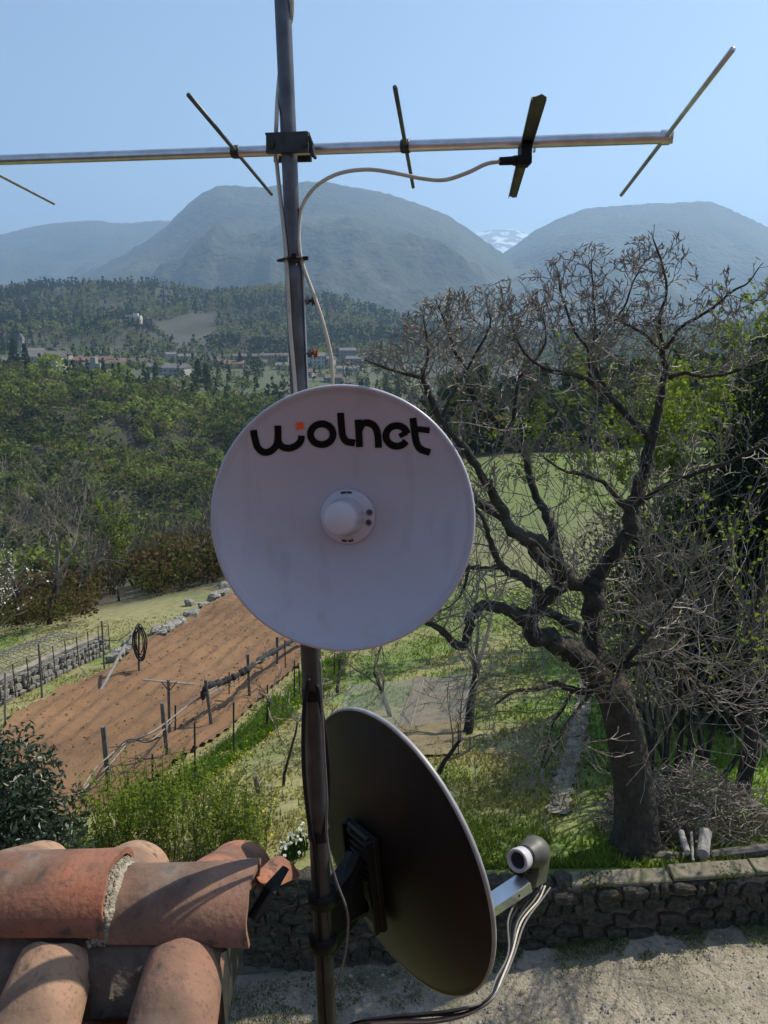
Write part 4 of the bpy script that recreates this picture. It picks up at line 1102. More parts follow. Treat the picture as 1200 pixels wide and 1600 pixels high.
# ---------------------------------------------------------------- driveway, stone wall, path
DX, DY = np.meshgrid(np.arange(-4.5, 8.5, .06), np.arange(5.8, 9.26, .06))
DZ = drive_z(DX, DY) + .03 + (fbm(DX / .8, DY / .8, 131, 4) - .5) * .07 + (fbm(DX / .12, DY / .12, 132, 2) - .5) * .02
mgr = mat('gravel_drive', (0.29, 0.25, 0.18), 0.95, 0, 0.2, 2.5, 0.9, 30, 0.03, c2=(0.40, 0.345, 0.26), detail=10)
add_layer(mgr, (0.10, 0.105, 0.045), 1.3, 0.56, 0.68, fac=.75)
add_layer(mgr, (0.14, 0.115, 0.08), 12, 0.50, 0.66, fac=.75)
add_layer(mgr, (0.16, 0.14, 0.10), .9, 0.45, 0.62, fac=.6)
add_layer(mgr, (0.46, 0.43, 0.37), 26, 0.62, 0.68, fac=.7)
tag(MB().add(np.stack([DX, DY, DZ], -1), quads=grid_quads(*DX.shape)).build('driveway', mgr, smooth_=True), kind='structure')
n = 3000
X = RNG.uniform(-2.5, 6.5, n); Y = RNG.uniform(7.4, 9.1, n); C = np.stack([X, Y, drive_z(X, Y) + .04 + (fbm(X / .8, Y / .8, 131, 4) - .5) * .07], -1)
sz = RNG.uniform(.004, .015, n) * (1 + (RNG.uniform(size=n) < .05) * 1.5)
V = C[:, None] + oc[None] * sz[:, None, None] * RNG.uniform(.6, 1.3, (n, 6, 1))
mb = MB(); mb.add(V.reshape(-1, 3), tris=(np.arange(n) * 6)[:, None, None] + tf[None])
mpb = mat('pebble', (0.34, 0.30, 0.24), 0.9, 0, 0.4, 9, 0.2)
tag(mb.build('gravel', mpb), kind='stuff')
# moss and weeds along the wall foot
n = 12000
X = RNG.uniform(-2.5, 6.5, n); Y = 9.05 - np.abs(RNG.normal(0, .22, n)) - (X < .5) * RNG.uniform(0, .9, n); k = (fbm(X / .5, Y / .5, 141, 3) > .47) & (Y > 7)
X, Y = X[k], Y[k]; n = len(X); C = np.stack([X, Y, drive_z(X, Y) + .05], -1)
mb = MB(); P1 = C + np.stack([RNG.normal(0, .02, n), RNG.normal(0, .02, n), RNG.uniform(.01, .045, n)], -1)
mb.add(np.stack([C - [.008, 0, 0], C + [.008, 0, 0], P1], 1).reshape(-1, 3), tris=np.arange(n * 3).reshape(-1, 3), col=np.repeat(np.array([[.13, .15, .05]]) * RNG.uniform(.5, 1.4, (n, 1)), 3, 0))
tag(mb.build('weeds', M['grass'], use_col=True), kind='stuff')

def wtop(x): return float(np.interp(x, [-3, 1.2, 3.0, 5.2, 8], [-7.04, -7.20, -7.16, -6.97, -6.75]))
wall = empty('garden_wall', (2.0, 9.2, -8.0), 'old low stone retaining wall in shade between the garden and the gravel drive', 'wall')
mb = MB()
V = []; q = []
xs = np.linspace(-4.5, 9, 60)
for i, x in enumerate(xs):
    zt = wtop(x) - .05 + .02 * math.sin(x * 3); zb = float(drive_z(x, 9)) - .3
    V += [(x, 9.12, zb), (x, 9.12, zt), (x, 9.42, zt), (x, 9.42, zb)]
    if i:
        b = i * 4; q += [(b - 4, b, b + 1, b - 3), (b - 3, b + 1, b + 2, b - 2)]
mb.add(V, quads=q); mb.build('mortar_core', M['stone_mortar'], wall)
def rock_mesh(name, m, seed, sq=1.0):
    rg = np.random.default_rng(seed)
    mb = MB(); rings = []
    nS = 7; sk = rg.uniform(-.22, .22, 2)
    prof = [(-.5, .62), (-.32, .98), (.25, 1.0), (.5, .66)]
    for zz, rr in prof:
        for k in range(nS):
            a = 2 * math.pi * k / nS + .3
            cx, cy = math.cos(a), math.sin(a); mx_ = max(abs(cx), abs(cy)) ** .6
            j = rg.uniform(.74, 1.14)
            rings.append((cx / mx_ * .5 * rr * j + sk[0] * zz, sk[1] * zz + cy / mx_ * .5 * rr * j, zz * rg.uniform(.9, 1.1)))
    v = rings; q = []
    for r_ in range(3):
        for k in range(nS): q.append((r_ * nS + k, r_ * nS + (k + 1) % nS, r_ * nS + nS + (k + 1) % nS, r_ * nS + nS + k))
    v = v + [(0, 0, -.52), (0, 0, .52)]; t = []
    for k in range(nS): t += [(4 * nS, (k + 1) % nS, k), (4 * nS + 1, 3 * nS + k, 3 * nS + (k + 1) % nS)]
    mb.add(v, quads=q, tris=t); return mb.mesh(name, m)
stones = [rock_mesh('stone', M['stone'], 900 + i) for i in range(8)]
rw = random.Random(3)
x0 = -1.9; z_rows = 0
zr = -7.2
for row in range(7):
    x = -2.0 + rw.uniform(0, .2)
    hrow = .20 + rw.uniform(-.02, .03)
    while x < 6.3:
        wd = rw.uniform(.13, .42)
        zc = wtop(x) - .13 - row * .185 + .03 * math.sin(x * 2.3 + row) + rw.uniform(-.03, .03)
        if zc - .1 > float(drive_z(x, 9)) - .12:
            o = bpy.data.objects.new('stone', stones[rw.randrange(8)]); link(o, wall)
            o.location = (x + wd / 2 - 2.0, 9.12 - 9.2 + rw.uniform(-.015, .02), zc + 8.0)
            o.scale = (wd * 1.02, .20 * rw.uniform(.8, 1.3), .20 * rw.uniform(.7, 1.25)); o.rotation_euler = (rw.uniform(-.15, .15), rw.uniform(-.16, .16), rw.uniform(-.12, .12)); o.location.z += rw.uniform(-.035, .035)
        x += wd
x = 2.5
while x < 6.5:          # cement cap pieces along the right part
    wd = rw.uniform(.9, 1.5); mb = MB(); box(mb, (0, 0, 0), (wd - .006, .28, .07), bev=.014)
    o = link(bpy.data.objects.new('coping_stone', mb.mesh('coping_stone', M['cap'])), wall); o.location = (x + wd / 2 - 2, 9.25 - 9.2, wtop(x + wd / 2) + 8 + rw.uniform(-.012, .012)); o.rotation_euler = (rw.uniform(-.03, .03), -.075 + rw.uniform(-.02, .02), rw.uniform(-.03, .03)); x += wd
x = -2.0
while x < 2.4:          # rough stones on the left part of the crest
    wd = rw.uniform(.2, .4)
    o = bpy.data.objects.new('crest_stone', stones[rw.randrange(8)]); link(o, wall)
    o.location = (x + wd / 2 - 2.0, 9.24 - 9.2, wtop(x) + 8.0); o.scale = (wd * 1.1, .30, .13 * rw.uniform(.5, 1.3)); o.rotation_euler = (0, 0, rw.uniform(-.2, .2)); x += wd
# grass, ivy and moss hanging over the crest
n = 9000; X = RNG.uniform(-2.2, 6.4, n); k = fbm(X / .35, X * 0, 151, 3) + RNG.uniform(-.12, .12, n) > .46; X = X[k]; n = len(X)
wt = np.interp(X, [-3, 1.2, 3.0, 5.2, 8], [-7.04, -7.20, -7.16, -6.97, -6.75])
dn = np.abs(RNG.normal(0, .16, n)) * (X < 2.6) + np.abs(RNG.normal(0, .05, n))
C = np.stack([X, 9.10 - RNG.uniform(-.25, .05, n) * (dn < .06), wt + .05 - dn], -1)
mb = MB(); leaves(mb, C, RNG.uniform(.02, .05, n), np.array([[.075, .095, .03]]) * RNG.uniform(.4, 1.4, (n, 1)), .5, .2)
tag(mb.build('wall_ivy', M['grass'], use_col=True), kind='stuff')
# garden path
ribbon('garden_path', None, .34, M['concrete'], .05, world_pts=[G(870, 1275, 9.5), G(880, 1230, 9.5), G(893, 1180, 9.5), G(908, 1120, 9.5), G(918, 1060, 9.5), G(925, 1010, 9.5)])
ROW4 = []
for i, (px, py) in enumerate(((862, 1250), (864, 1230), (866, 1212), (868, 1262), (884, 1262))):
    g = G(px, py, 9.5); o = bpy.data.objects.new('edging_stone', rock_mesh('edging_stone', M['white_rock'], 950 + i)); link(o); o.location = g + Vector((0, 0, .03)); o.scale = (.14, .12, .10)
    tag(o, 'pale edging stone at the near end of the garden path', 'stone', 'edging stones of the garden path'); ROW4.append(o)
label_row(ROW4, 'of the edging stones at the path end')
# logs and brush pile on the wall
def log_piece(px0, py0, px1, py1, Y0, Y1, r, label, m='wood'):
    a = at(px0, py0, Y0); b = at(px1, py1, Y1)
    Q = spline([a, (a + b) / 2 + Vector((0, 0, random.uniform(-.02, .02))), b], 4)
    mb = MB(); tube(mb, Q, [r * random.uniform(.9, 1.1) for _ in Q], 10)
    o = mb.build('log', M[m], smooth_=False); return tag(o, label, 'log')
log_piece(1110, 1338, 1230, 1322, 9.75, 9.7, .085, 'long horizontal log lying behind the wall coping, at the right edge')
log_piece(1020, 1338, 1110, 1340, 9.8, 9.75, .085, 'short thick log lying beside the walnut trunk')
log_piece(1098, 1335, 1102, 1300, 9.45, 9.85, .085, 'thick sawn log end on the brush heap', 'wood_pale')
log_piece(1074, 1332, 1064, 1300, 9.45, 9.85, .045, 'slim log poking out of the brush heap beside the thick one', 'wood_pale')
log_piece(1083, 1345, 1080, 1300, 9.4, 9.9, .02, 'thin peeled stick between the two log ends', 'wood_pale')
bp_ = base_at(1110, 10.6)
brush = empty('brush_pile', bp_, 'heap of cut bare twigs stacked beside the walnut trunk', 'brush pile')
rb = random.Random(4); S = []
for k in range(1500):
    a = rb.uniform(0, 6.28); rr = rb.random() ** .6
    x = bp_.x + math.cos(a) * rr * 1.35; y = bp_.y + math.sin(a) * rr * .7; zc = bp_.z + rb.random() * 1.25 * (1 - rr * .75)
    d = Vector((rb.gauss(0, 1), rb.gauss(0, .6), rb.gauss(0, .35))).normalized()
    L = rb.uniform(.15, .55); p = Vector((x, y, zc)) - d * L / 2
    for i in range(3):
        d = (d + Vector((rb.gauss(0, .25), rb.gauss(0, .25), rb.gauss(0, .2)))).normalized(); q_ = p + d * L / 3
        S.append((p, q_, .0075, .005)); p = q_
mb = MB(); seg_mesh(S, mb); o = mb.build('twigs', M['twig'], brush); o['kind'] = 'stuff'
# second thin trunks at right
for px, Y, r in ((1082, 12.2, .06), (1196, 11.6, .14)):
    b = base_at(px, Y); mb = MB(); Q = spline([b - Vector((0, 0, .2)), b + Vector((.05, 0, 1.2)), b + Vector((-.1, .1, 2.6)), b + Vector((.1, .1, 4.2))], 5)
    tube(mb, Q, lerp_list([r, r * .8, r * .6, r * .3], len(Q)), 8)
    tag(mb.build('dead_tree', M['bark'], smooth_=True), 'thin dark trunk behind the brush heap' if px < 1100 else 'dark trunk rising at the right edge behind the brush heap', 'tree')
# ---------------------------------------------------------------- field furniture
def post(name, px0, py0, px1, py1, r, m, label, cat='post', group=None, cracked=False, dY=0.0, sides=6):
    a = G(px0, py0, 9.6); b = at(px1, py1, a.y + dY)
    n = 5; P = [a + (b - a) * (i / n) - (Vector((0, 0, .15)) if i == 0 else Vector()) for i in range(n + 1)]
    mb = MB(); tube(mb, P, [r * random.uniform(.85, 1.1) for _ in P], sides)
    return tag(mb.build(name, M[m], origin=tuple(a)), label, cat, group), a, b
gp = 'weathered posts along the near edge of the ploughed field'
pts_w = []
for (x0, y0, x1, y1, r, lb) in (
    (171, 1232, 161, 1135, .050, 'nearest thick grey post of the field edge, split at its top'),
    (262, 1186, 253, 1098, .045, 'thick grey post in front of the field cross bar post'),
    (331, 1136, 321, 1062, .045, 'leaning grey post where the black net roll begins'),
    (390, 1092, 387, 1022, .042, 'straight grey post in the middle of the black net roll'),
    (433, 1042, 433, 995, .042, 'grey post right below the rim of the white dish')):
    o, a, b = post('wooden_post', x0, y0, x1, y1, r, 'wood', lb, group=gp); pts_w.append((a, b))
log_a = G(176, 1222); mb = MB(); tube(mb, [log_a, at(166, 1170, log_a.y)], .02, 6); tag(mb.build('prop_stick', M['wood']), 'short stick leaning on the nearest field post', 'stick')
for (x0, y0, x1, y1, lb) in (
    (239, 1242, 238, 1178, 'thin dark stake behind the green shrub, left one'), (305, 1225, 304, 1128, 'thin dark stake behind the green shrub, right one'),
    (365, 1178, 365, 1097, 'dark iron stake standing in the lush green strip'), (274, 1150, 274, 1102, 'thin stake just right of the cross bar post'),
    (417, 1135, 418, 1070, 'dark stake with a small vine in the green strip'), (358, 1090, 358, 1050, 'thin stake behind the black net roll'),
    (446, 1048, 445, 1000, 'thin stake beside the last thick post'), (460, 1092, 460, 1032, 'stake close to the left side of the mast'),
    (468, 1085, 467, 1040, 'stake half hidden by the mast'), (522, 1058, 523, 1022, 'stake just right of the mast under the dish'),
    (531, 1050, 531, 1020, 'second stake right of the mast under the dish'), (716, 1184, 716, 1130, 'thin stake right of the dark satellite dish'),
    (200, 1240, 200, 1205, 'low stake at the field corner behind the laurel')):
    post('stake', x0, y0, x1, y1, .020 if x0 != 716 else .014, 'iron', lb, group='thin stakes of the field and garden')
post('short_stake', 405, 1240, 398, 1212, .045, 'wood', 'short thick stump stake alone on the dry lawn')
# T post
o, a, b = post('cross_bar_post', 265, 1152, 263, 1062, .035, 'wood', 'T shaped post with a crossbar standing in the ploughed field'); del o['label']; del o['category']
tp = empty('cross_bar_post', a, 'T shaped post with a crossbar standing in the ploughed field', 'post'); o.name = 'upright'; o.parent = tp; o.location = (0, 0, 0)
tp.name = 'cross_bar_post'
mb = MB(); tube(mb, [at(223, 1062, a.y - .3), at(303, 1069, a.y + .3)], .022, 6); mb.build('crossbar', M['wood_pale'], tp)
for s in (-1, 1):
    mb = MB(); tube(mb, [at(264, 1080, a.y), at(264 + s * 12, 1065, a.y + s * .05)], .015, 5); mb.build('brace', M['wood'], tp)
# grey pipes laid on the posts
def hose(name, pix, r, m, label, cat='pipe', group=None, lift=0):
    P = [at(px, py, Y) for px, py, Y in pix]
    mb = MB(); tube(mb, spline(P, 8), r, 6); return tag(mb.build(name, M[m], smooth_=True), label, cat, group)
def pY(px, py): return G(px, py, 9.6).y
Ya, Yb, Yc, Yd_, Ye = [p[0].y for p in pts_w]
hose('grey_pipe', [(128, 1232, Ya - .8), (150, 1200, Ya - .3), (170, 1182, Ya), (195, 1162, Ya + 1), (230, 1148, Yb - .8), (258, 1130, Yb), (290, 1105, Yb + 2), (326, 1080, Yc), (360, 1060, Yc + 1.4), (390, 1043, Yd_), (433, 1018, Ye), (470, 1000, Ye + 2)], .015, 'pipe_grey', 'upper pale grey pipe slung along the field posts')
hose('grey_pipe', [(125, 1240, Ya - .9), (148, 1216, Ya - .3), (170, 1196, Ya), (205, 1158, Ya + 1.2), (235, 1156, Yb - .8), (258, 1138, Yb), (285, 1108, Yb + 2), (326, 1085, Yc), (362, 1066, Yc + 1.4), (392, 1040, Yd_), (433, 1022, Ye)], .013, 'pipe_grey', 'lower pale grey pipe slung along the field posts')
hose('grey_pipe', [(135, 1237, Ya - .6), (170, 1186, Ya + .1), (200, 1156, Ya + 1), (228, 1160, Ya + 1.6), (250, 1152, Yb - .2)], .014, 'net_black', 'thin dark pipe curling between the two nearest field posts')
# black net roll: ragged sleeve
P = spline([at(px, py, Y) for px, py, Y in ((317, 1092, Yc), (320, 1074, Yc), (335, 1069, Yc + .4), (352, 1064, Yc + 1), (372, 1054, Yd_ - .6), (392, 1042, Yd_), (420, 1022, Yd_ + 2), (452, 1004, Ye + .6), (480, 990, Ye + 2.0))], 8)
mb = MB(); tube(mb, P, [(.035 + .035 * math.sin(min(1, i / 12) * 1.57)) * random.uniform(.5, 1.5) for i in range(len(P))], 9)
for _ in range(90):
    p = P[random.randrange(len(P))]; q_ = p + Vector((random.gauss(0, .09), random.gauss(0, .09), random.gauss(-.03, .09))); prisms(mb, [tuple(p)], [tuple(q_)], [.014], [.004], 4)
tag(mb.build('rolled_net', M['net_black']), 'black garden net rolled up along the field posts', 'net')
# fence wires on the field side
for k in range(3):
    hose('fence_wire', [(171 - 2 * k, 1225 - 24 * k, Ya), (262 - 3 * k, 1180 - 22 * k, Yb), (331 - 3 * k, 1130 - 18 * k, Yc), (390, 1086 - 16 * k, Yd_), (433, 1038 - 12 * k, Ye)], .006, 'iron', ['lowest wire strung between the field posts', 'middle wire strung between the field posts', 'top wire strung between the field posts'][k], 'wire')
def sstring(pp, nm, lb):
    mb = MB(); tube(mb, pp, .006, 4); return tag(mb.build(nm, M['iron']), lb, 'wire')
for k, hgt in enumerate((.15, .45, .75)):
    pp = []
    for px, py in ((200, 1240), (239, 1242), (305, 1225), (365, 1178), (417, 1135), (460, 1092), (522, 1058)):
        g = G(px, py, 9.6); pp.append(g + Vector((0, 0, hgt)))
    sstring(pp, 'fence_wire', ['lowest', 'middle', 'top'][k] + ' wire strung between the thin stakes of the green strip')
# hose coil on its post, leaning pole
o, a, b = post('hose_post', 217, 1052, 217, 975, .035, 'wood', 'dark post in the field holding the hanging hose coil')
cy = at(218, 1005, a.y - .12); mb = MB()
for k in range(9):
    rx = random.uniform(.10, .17); rz = random.uniform(.42, .62); off = Vector((random.gauss(0, .03), random.gauss(0, .05), random.gauss(0, .05)))
    ring = [cy + off + Vector((math.cos(t) * rx, math.cos(t) * .05, math.sin(t) * rz)) for t in np.linspace(0, 6.28, 24)]
    tube(mb, ring, .014, 5, caps=False)
tag(mb.build('hose_coil', M['net_black'], smooth_=True), 'long black hose coiled and hung on the field post', 'hose')
a = G(153, 1087); b = at(208, 985, G(217, 1052).y + .1); mb = MB(); tube(mb, [a, (a + b) / 2, b], [.045, .045, .04], 7)
tag(mb.build('leaning_pole', M['wood_pale']), 'pale pole leaning from the field up to the hose post', 'pole')
hose('loose_hose', [(208, 985, b.y), (200, 990, b.y), (185, 1000, b.y), (160, 1002, b.y + 1), (130, 1010, b.y + 2)], .012, 'net_black', 'dark hose running left from the hose post', 'hose')

# pruned vines on the lawn
for i, (px, py, h, lb) in enumerate(((443, 1228, 1.35, 'pruned vine on its stake on the dry lawn left of the mast'), (418, 1137, 1.0, 'pruned vine trained along a wire in the green strip'), (500, 1150, 1.3, 'pruned vine just right of the mast'))):
    g = G(px, py, 9.6)
    bare_tree('grape_vine', g, h * 1.3, .03, 700 + i, lb, 'vine', lev=3, kids=3, m='twig', spread=.9, up=-.02, rmin=.007, trunkf=.7)

# ---------------------------------------------------------------- walkway with dry stone wall and railing
W0 = G(-60, 1128); W1 = G(162, 1020)
ww = [W0 + (W1 - W0) * t for t in np.linspace(0, 1, 12)]
dirw = (W1 - W0); dirw.z = 0; dirw.normalize(); nrm = Vector((-dirw.y, dirw.x, 0))
way = empty('raised_walkway', W0, 'raised pale concrete walkway edge on a dry stone wall left of the field', 'wall')
V = []; q = []
for i, p in enumerate(ww):
    zt = max(p.z, float(T(p.x, p.y))) + .62
    for off, z in ((0, zt - .9), (0, zt), (.28, zt), (.28, zt - .9)):
        v = p + nrm * off; V.append((v.x, v.y, z))
    if i: b = i * 4; q += [(b - 4, b, b + 1, b - 3), (b - 3, b + 1, b + 2, b - 2), (b - 2, b + 2, b + 3, b - 1)]
q += [(0, 1, 2, 3)]
MB().add(V, quads=q).build('concrete_edge', M['concrete'], way)
rocks = [rock_mesh('rock', M['white_rock'], 800 + i) for i in range(6)]
L_ = (W1 - W0).length; rr_ = random.Random(31)
for row in range(3):
    d_ = 0
    while d_ < L_:
        wd = rr_.uniform(.14, .32); p = W0 + (W1 - W0) * (d_ / L_); zt = float(T(p.x, p.y)) + .46 - row * .19
        o = bpy.data.objects.new('stone', rocks[rr_.randrange(6)]); link(o, way); v = p - nrm * (.07 + .04 * row) + Vector((0, 0, 0)); o.location = Vector((v.x, v.y, zt)) - W0
        o.scale = (wd * 1.05, .24, .2 * rr_.uniform(.8, 1.15)); o.rotation_euler = (rr_.uniform(-.15, .15), rr_.uniform(-.15, .15), math.atan2(dirw.y, dirw.x) + rr_.uniform(-.15, .15)); d_ += wd
rail = empty('iron_railing', W0, 'thin dark iron railing along the raised walkway', 'railing')
NR = 12; tops = []
for i in range(NR):
    p = W0 + (W1 - W0) * (i / (NR - 1)); p = p - nrm * .25; z = float(T(p.x, p.y)); t = Vector((p.x, p.y, z + 1.05)); tops.append(t)
    mb = MB(); tube(mb, [(p.x, p.y, z - .1), tuple(t)], .016, 5); mb.build('railing_post', M['iron'], rail)
for dz in (0, -.35):
    mb = MB(); tube(mb, [t + Vector((0, 0, dz - .03 + .08 * math.sin(i * 2.1))) for i, t in enumerate(tops)], .010, 5); mb.build('rail', M['iron'], rail)
for px0, py0, px1, py1, lb in ((8, 1140, 8, 1050, 'tall pale pole at the left edge beside the blossom'), (66, 1090, 60, 1006, 'tall iron pole standing by the walkway wall'), (163, 1046, 159, 970, 'dark tall pole at the far end of the walkway')):
    post('tall_pole', px0, py0, px1, py1, .028, 'wood' if px0 > 50 else 'wood_pale', lb, group=None)
# low wire tunnel frame left of the walkway
tun = empty('wire_tunnel', W0 + nrm * 1.4, 'low grey tunnel of wire hoops running beside the walkway', 'wire tunnel')
for i in range(26):
    p = W0 + (W1 - W0) * (i / 25) + nrm * 1.35; z = float(T(p.x, p.y)) + .35
    arc = [Vector((p.x, p.y, z)) + nrm * (math.cos(t) * .9) + Vector((0, 0, math.sin(t) * .45)) for t in np.linspace(0, math.pi, 11)]
    mb = MB(); tube(mb, arc, .016, 5); mb.build('hoop', M['pipe_grey'], tun)
for j, t in enumerate(np.linspace(.15, math.pi - .15, 7)):
    mb = MB(); tube(mb, [Vector(((W0 + (W1 - W0) * f + nrm * 1.35).x, (W0 + (W1 - W0) * f + nrm * 1.35).y, float(T((W0 + (W1 - W0) * f + nrm * 1.35).x, (W0 + (W1 - W0) * f + nrm * 1.35).y)) + .35)) + nrm * (math.cos(t) * .9) + Vector((0, 0, math.sin(t) * .45)) for f in np.linspace(0, 1, 14)], .010, 4); mb.build('wire', M['iron'], tun)
# boulders along the left and far edge of the field
ROW3 = []
for i, (px, py, s_) in enumerate(((178, 1034, .5), (186, 1026, .6), (196, 1022, .45), (200, 1012, .4), (244, 990, .5), (252, 996, .5), (262, 990, .7), (272, 983, .75), (285, 976, .5), (298, 966, .6), (306, 960, .4), (318, 950, .5), (334, 938, .6), (344, 932, .5), (352, 930, .5), (350, 918, .5), (296, 946, .5), (280, 972, .4))):
    g = G(px, py); o = bpy.data.objects.new('boulder', rocks[i % 6]); link(o); o.location = g + Vector((0, 0, .12)); o.scale = (s_ * 1.1, s_ * .8, s_ * .6); o.rotation_euler = (0, random.uniform(-.2, .2), random.uniform(0, 3))
    tag(o, 'pale limestone boulder along the far left edge of the ploughed field', 'boulder', 'pale boulders edging the ploughed field'); ROW3.append(o)

label_row(ROW3, 'of the pale boulders edging the ploughed field')

# net tunnel in the vegetable plot
m, nt, N, L, Pn = mat_new('grey_netting')
Pn.inputs['Base Color'].default_value = (.35, .35, .33, 1); Pn.inputs['Roughness'].default_value = .8
trn = N.new('ShaderNodeBsdfTransparent'); mxs = N.new('ShaderNodeMixShader'); mxs.inputs[0].default_value = .28
L.new(trn.outputs[0], mxs.inputs[1]); L.new(Pn.outputs[0], mxs.inputs[2]); L.new(mxs.outputs[0], N['Material Output'].inputs['Surface'])
A = [G(*p, 9.6) for p in ((515, 1150), (640, 1140), (725, 1135))]; B = [G(*p, 9.6) for p in ((575, 1085), (680, 1075), (760, 1060))]
Tn = [(a + b) / 2 + Vector((0, 0, .75)) for a, b in zip(A, B)]
netr = empty('net_cover', A[0], 'thin grey netting stretched over the vegetable bed behind the dark dish', 'net')
MB().add([tuple(v) for v in A + Tn + B], quads=[(0, 1, 4, 3), (1, 2, 5, 4), (3, 4, 7, 6), (4, 5, 8, 7)]).build('netting', m, netr)
for i in range(3):
    mb = MB(); tube(mb, [A[i], Tn[i], B[i]], .018, 5); mb.build('frame', M['pipe_grey'], netr)
mb = MB(); tube(mb, A, .014, 5); mb.build('ground_rope', M['net_black'], netr)
# soil bed under it
S4 = [G(*p, 9.6) for p in ((600, 1190), (720, 1180), (745, 1075), (650, 1060))]
bx = np.linspace(0, 1, 40); BU, BV = np.meshgrid(bx, bx)
Pq = [np.array(p) for p in S4]
BX = ((1 - BU) * (1 - BV))[..., None] * Pq[0] + (BU * (1 - BV))[..., None] * Pq[1] + (BU * BV)[..., None] * Pq[2] + ((1 - BU) * BV)[..., None] * Pq[3]
BX[..., 2] = T(BX[..., 0], BX[..., 1]) + .06 + (fbm(BX[..., 0] / .4, BX[..., 1] / .4, 8, 3) - .5) * .1
mdry = mat('dry_bed_soil', (0.16, 0.115, 0.06), .95, 0, .3, 3, .8, 20, .03, c2=(0.20, 0.17, 0.09))
tag(MB().add(BX, quads=grid_quads(40, 40)).build('vegetable_bed', mdry, smooth_=True), kind='structure')

# ---------------------------------------------------------------- the house: tiled roof under the camera
RY, RZ = 1.62, -1.345                     # ridge line: forward distance and height of the tile base
XV = -.330                               # right verge
roof = empty('house_roof', (XV, RY, RZ), 'terracotta tiled gable roof with mortared ridge tiles in the lower left corner', 'roof')
rr2 = random.Random(21)
def coppo(L, r0, r1, seed, arc=math.pi, th=.015, n=21, m=9, sag=0.0, broken=False):
    """half-round tile along +Y, r0 at y=0 and r1 at y=L"""
    rg = random.Random(seed); V = []; q = []
    for side, dr in ((0, 0.0), (1, -th)):
        for j in range(m):
            y = L * j / (m - 1)
            r = r0 + (r1 - r0) * j / (m - 1) + dr
            for i in range(n):
                a = math.pi / 2 - arc / 2 + arc * i / (n - 1)
                yy = y
                if j in (0, m - 1): yy += .004 * math.sin(a * 3 + seed) + .002 * math.sin(a * 7 + seed)
                wv = .0022 * math.sin(a * 2 + seed) + .0018 * math.sin(y * 17 + seed * 2)
                V.append((math.cos(a) * (r + wv), yy, math.sin(a) * (r + wv) * .92))
    K = n * m
    for j in range(m - 1):
        for i in range(n - 1):
            b = j * n + i; q.append((b, b + 1, b + n + 1, b + n)); b += K; q.append((b, b + n, b + n + 1, b + 1))
        for i in (0, n - 1):
            b = j * n + i; q.append((b, b + n, K + b + n, K + b) if i == 0 else (b, K + b, K + b + n, b + n))
    for j in (0, m - 1):
        for i in range(n - 1):
            b = j * n + i; q.append((b, K + b, K + b + 1, b + 1) if j == 0 else (b, b + 1, K + b + 1, K + b))
    mb = MB(); mb.add(V, quads=q); return mb
def put_tile(nm, mb, m, loc, rot, label=None):
    me = mb.mesh(nm, m, True); o = bpy.data.objects.new(nm, me); link(o, roof); o.location = Vector(loc) - Vector((XV, RY, RZ)); o.rotation_euler = rot
    es = o.modifiers.new('edge', 'EDGE_SPLIT'); es.split_angle = R(50)
    if label: o['label'] = label
    return o
SL = R(17); SLB = R(30)
# ridge tiles run along X; local +Y of the tile -> -X
rot_r = (0, 0, R(90))
put_tile('ridge_tile', coppo(.36, .118, .104, 1), M['tile_pink'], (XV + .024, RY, RZ + .006), (R(0), 0, R(90)), 'pinkish ridge tile at the verge end, striped by shadows')
put_tile('ridge_tile', coppo(.52, .124, .106, 2), M['tile_red'], (XV - .300, RY + .006, RZ + .030), (R(-.6), 0, R(90)), 'red ridge tile left of the pale mortar joint')
put_tile('ridge_tile', coppo(.52, .124, .106, 3), M['tile_red'], (XV - .74, RY, RZ + .03), (R(-.6), 0, R(91)))
put_tile('ridge_tile', coppo(.52, .124, .106, 4), M['tile_pink'], (XV - 1.18, RY, RZ + .03), (0, 0, R(89)))
# mortar joint: lumpy arc
mb = MB()
for k in range(900):
    a = rr2.uniform(R(-5), R(185)); x = XV - .312 + rr2.uniform(-.020, .024); r = .112 + rr2.uniform(-.003, .004) - max(0, (x - XV + .30)) * .4
    s_ = rr2.uniform(.0025, .006); c_ = (x, RY + math.cos(a) * r, RZ + .014 + math.sin(a) * r * .93)
    mb.add([(c_[0] + o_[0] * s_, c_[1] + o_[1] * s_, c_[2] + o_[2] * s_) for o_ in oc], tris=tf)
V = []; q = []
for j in range(4):
    for i in range(25):
        a = math.pi * i / 24; rad_ = [.104, .116, .113, .100][j] + rr2.uniform(-.002, .002); V.append((XV - .325 + [-.006, .000, .030, .046][j] + rr2.uniform(-.003, .003), RY + math.cos(a) * rad_, RZ + .014 + math.sin(a) * rad_ * .93))
for j in range(3):
    for i in range(24): b = j * 25 + i; q.append((b, b + 1, b + 26, b + 25))
mb.add(V, quads=q); mj = mb.build('mortar_joint', M['mortar_pale'], roof); mj['kind'] = 'stuff'
# mortar bed below the ridge on both sides
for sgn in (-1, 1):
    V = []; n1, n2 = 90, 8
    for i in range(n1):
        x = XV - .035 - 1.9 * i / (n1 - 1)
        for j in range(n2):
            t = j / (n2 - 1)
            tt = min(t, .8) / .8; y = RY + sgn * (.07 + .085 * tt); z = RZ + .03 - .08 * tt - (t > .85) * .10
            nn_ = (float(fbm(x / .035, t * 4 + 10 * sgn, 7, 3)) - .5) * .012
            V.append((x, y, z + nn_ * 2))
    MB().add(V, quads=grid_quads(n1, n2)).build('mortar_bed', M['mortar'], roof, smooth_=True)
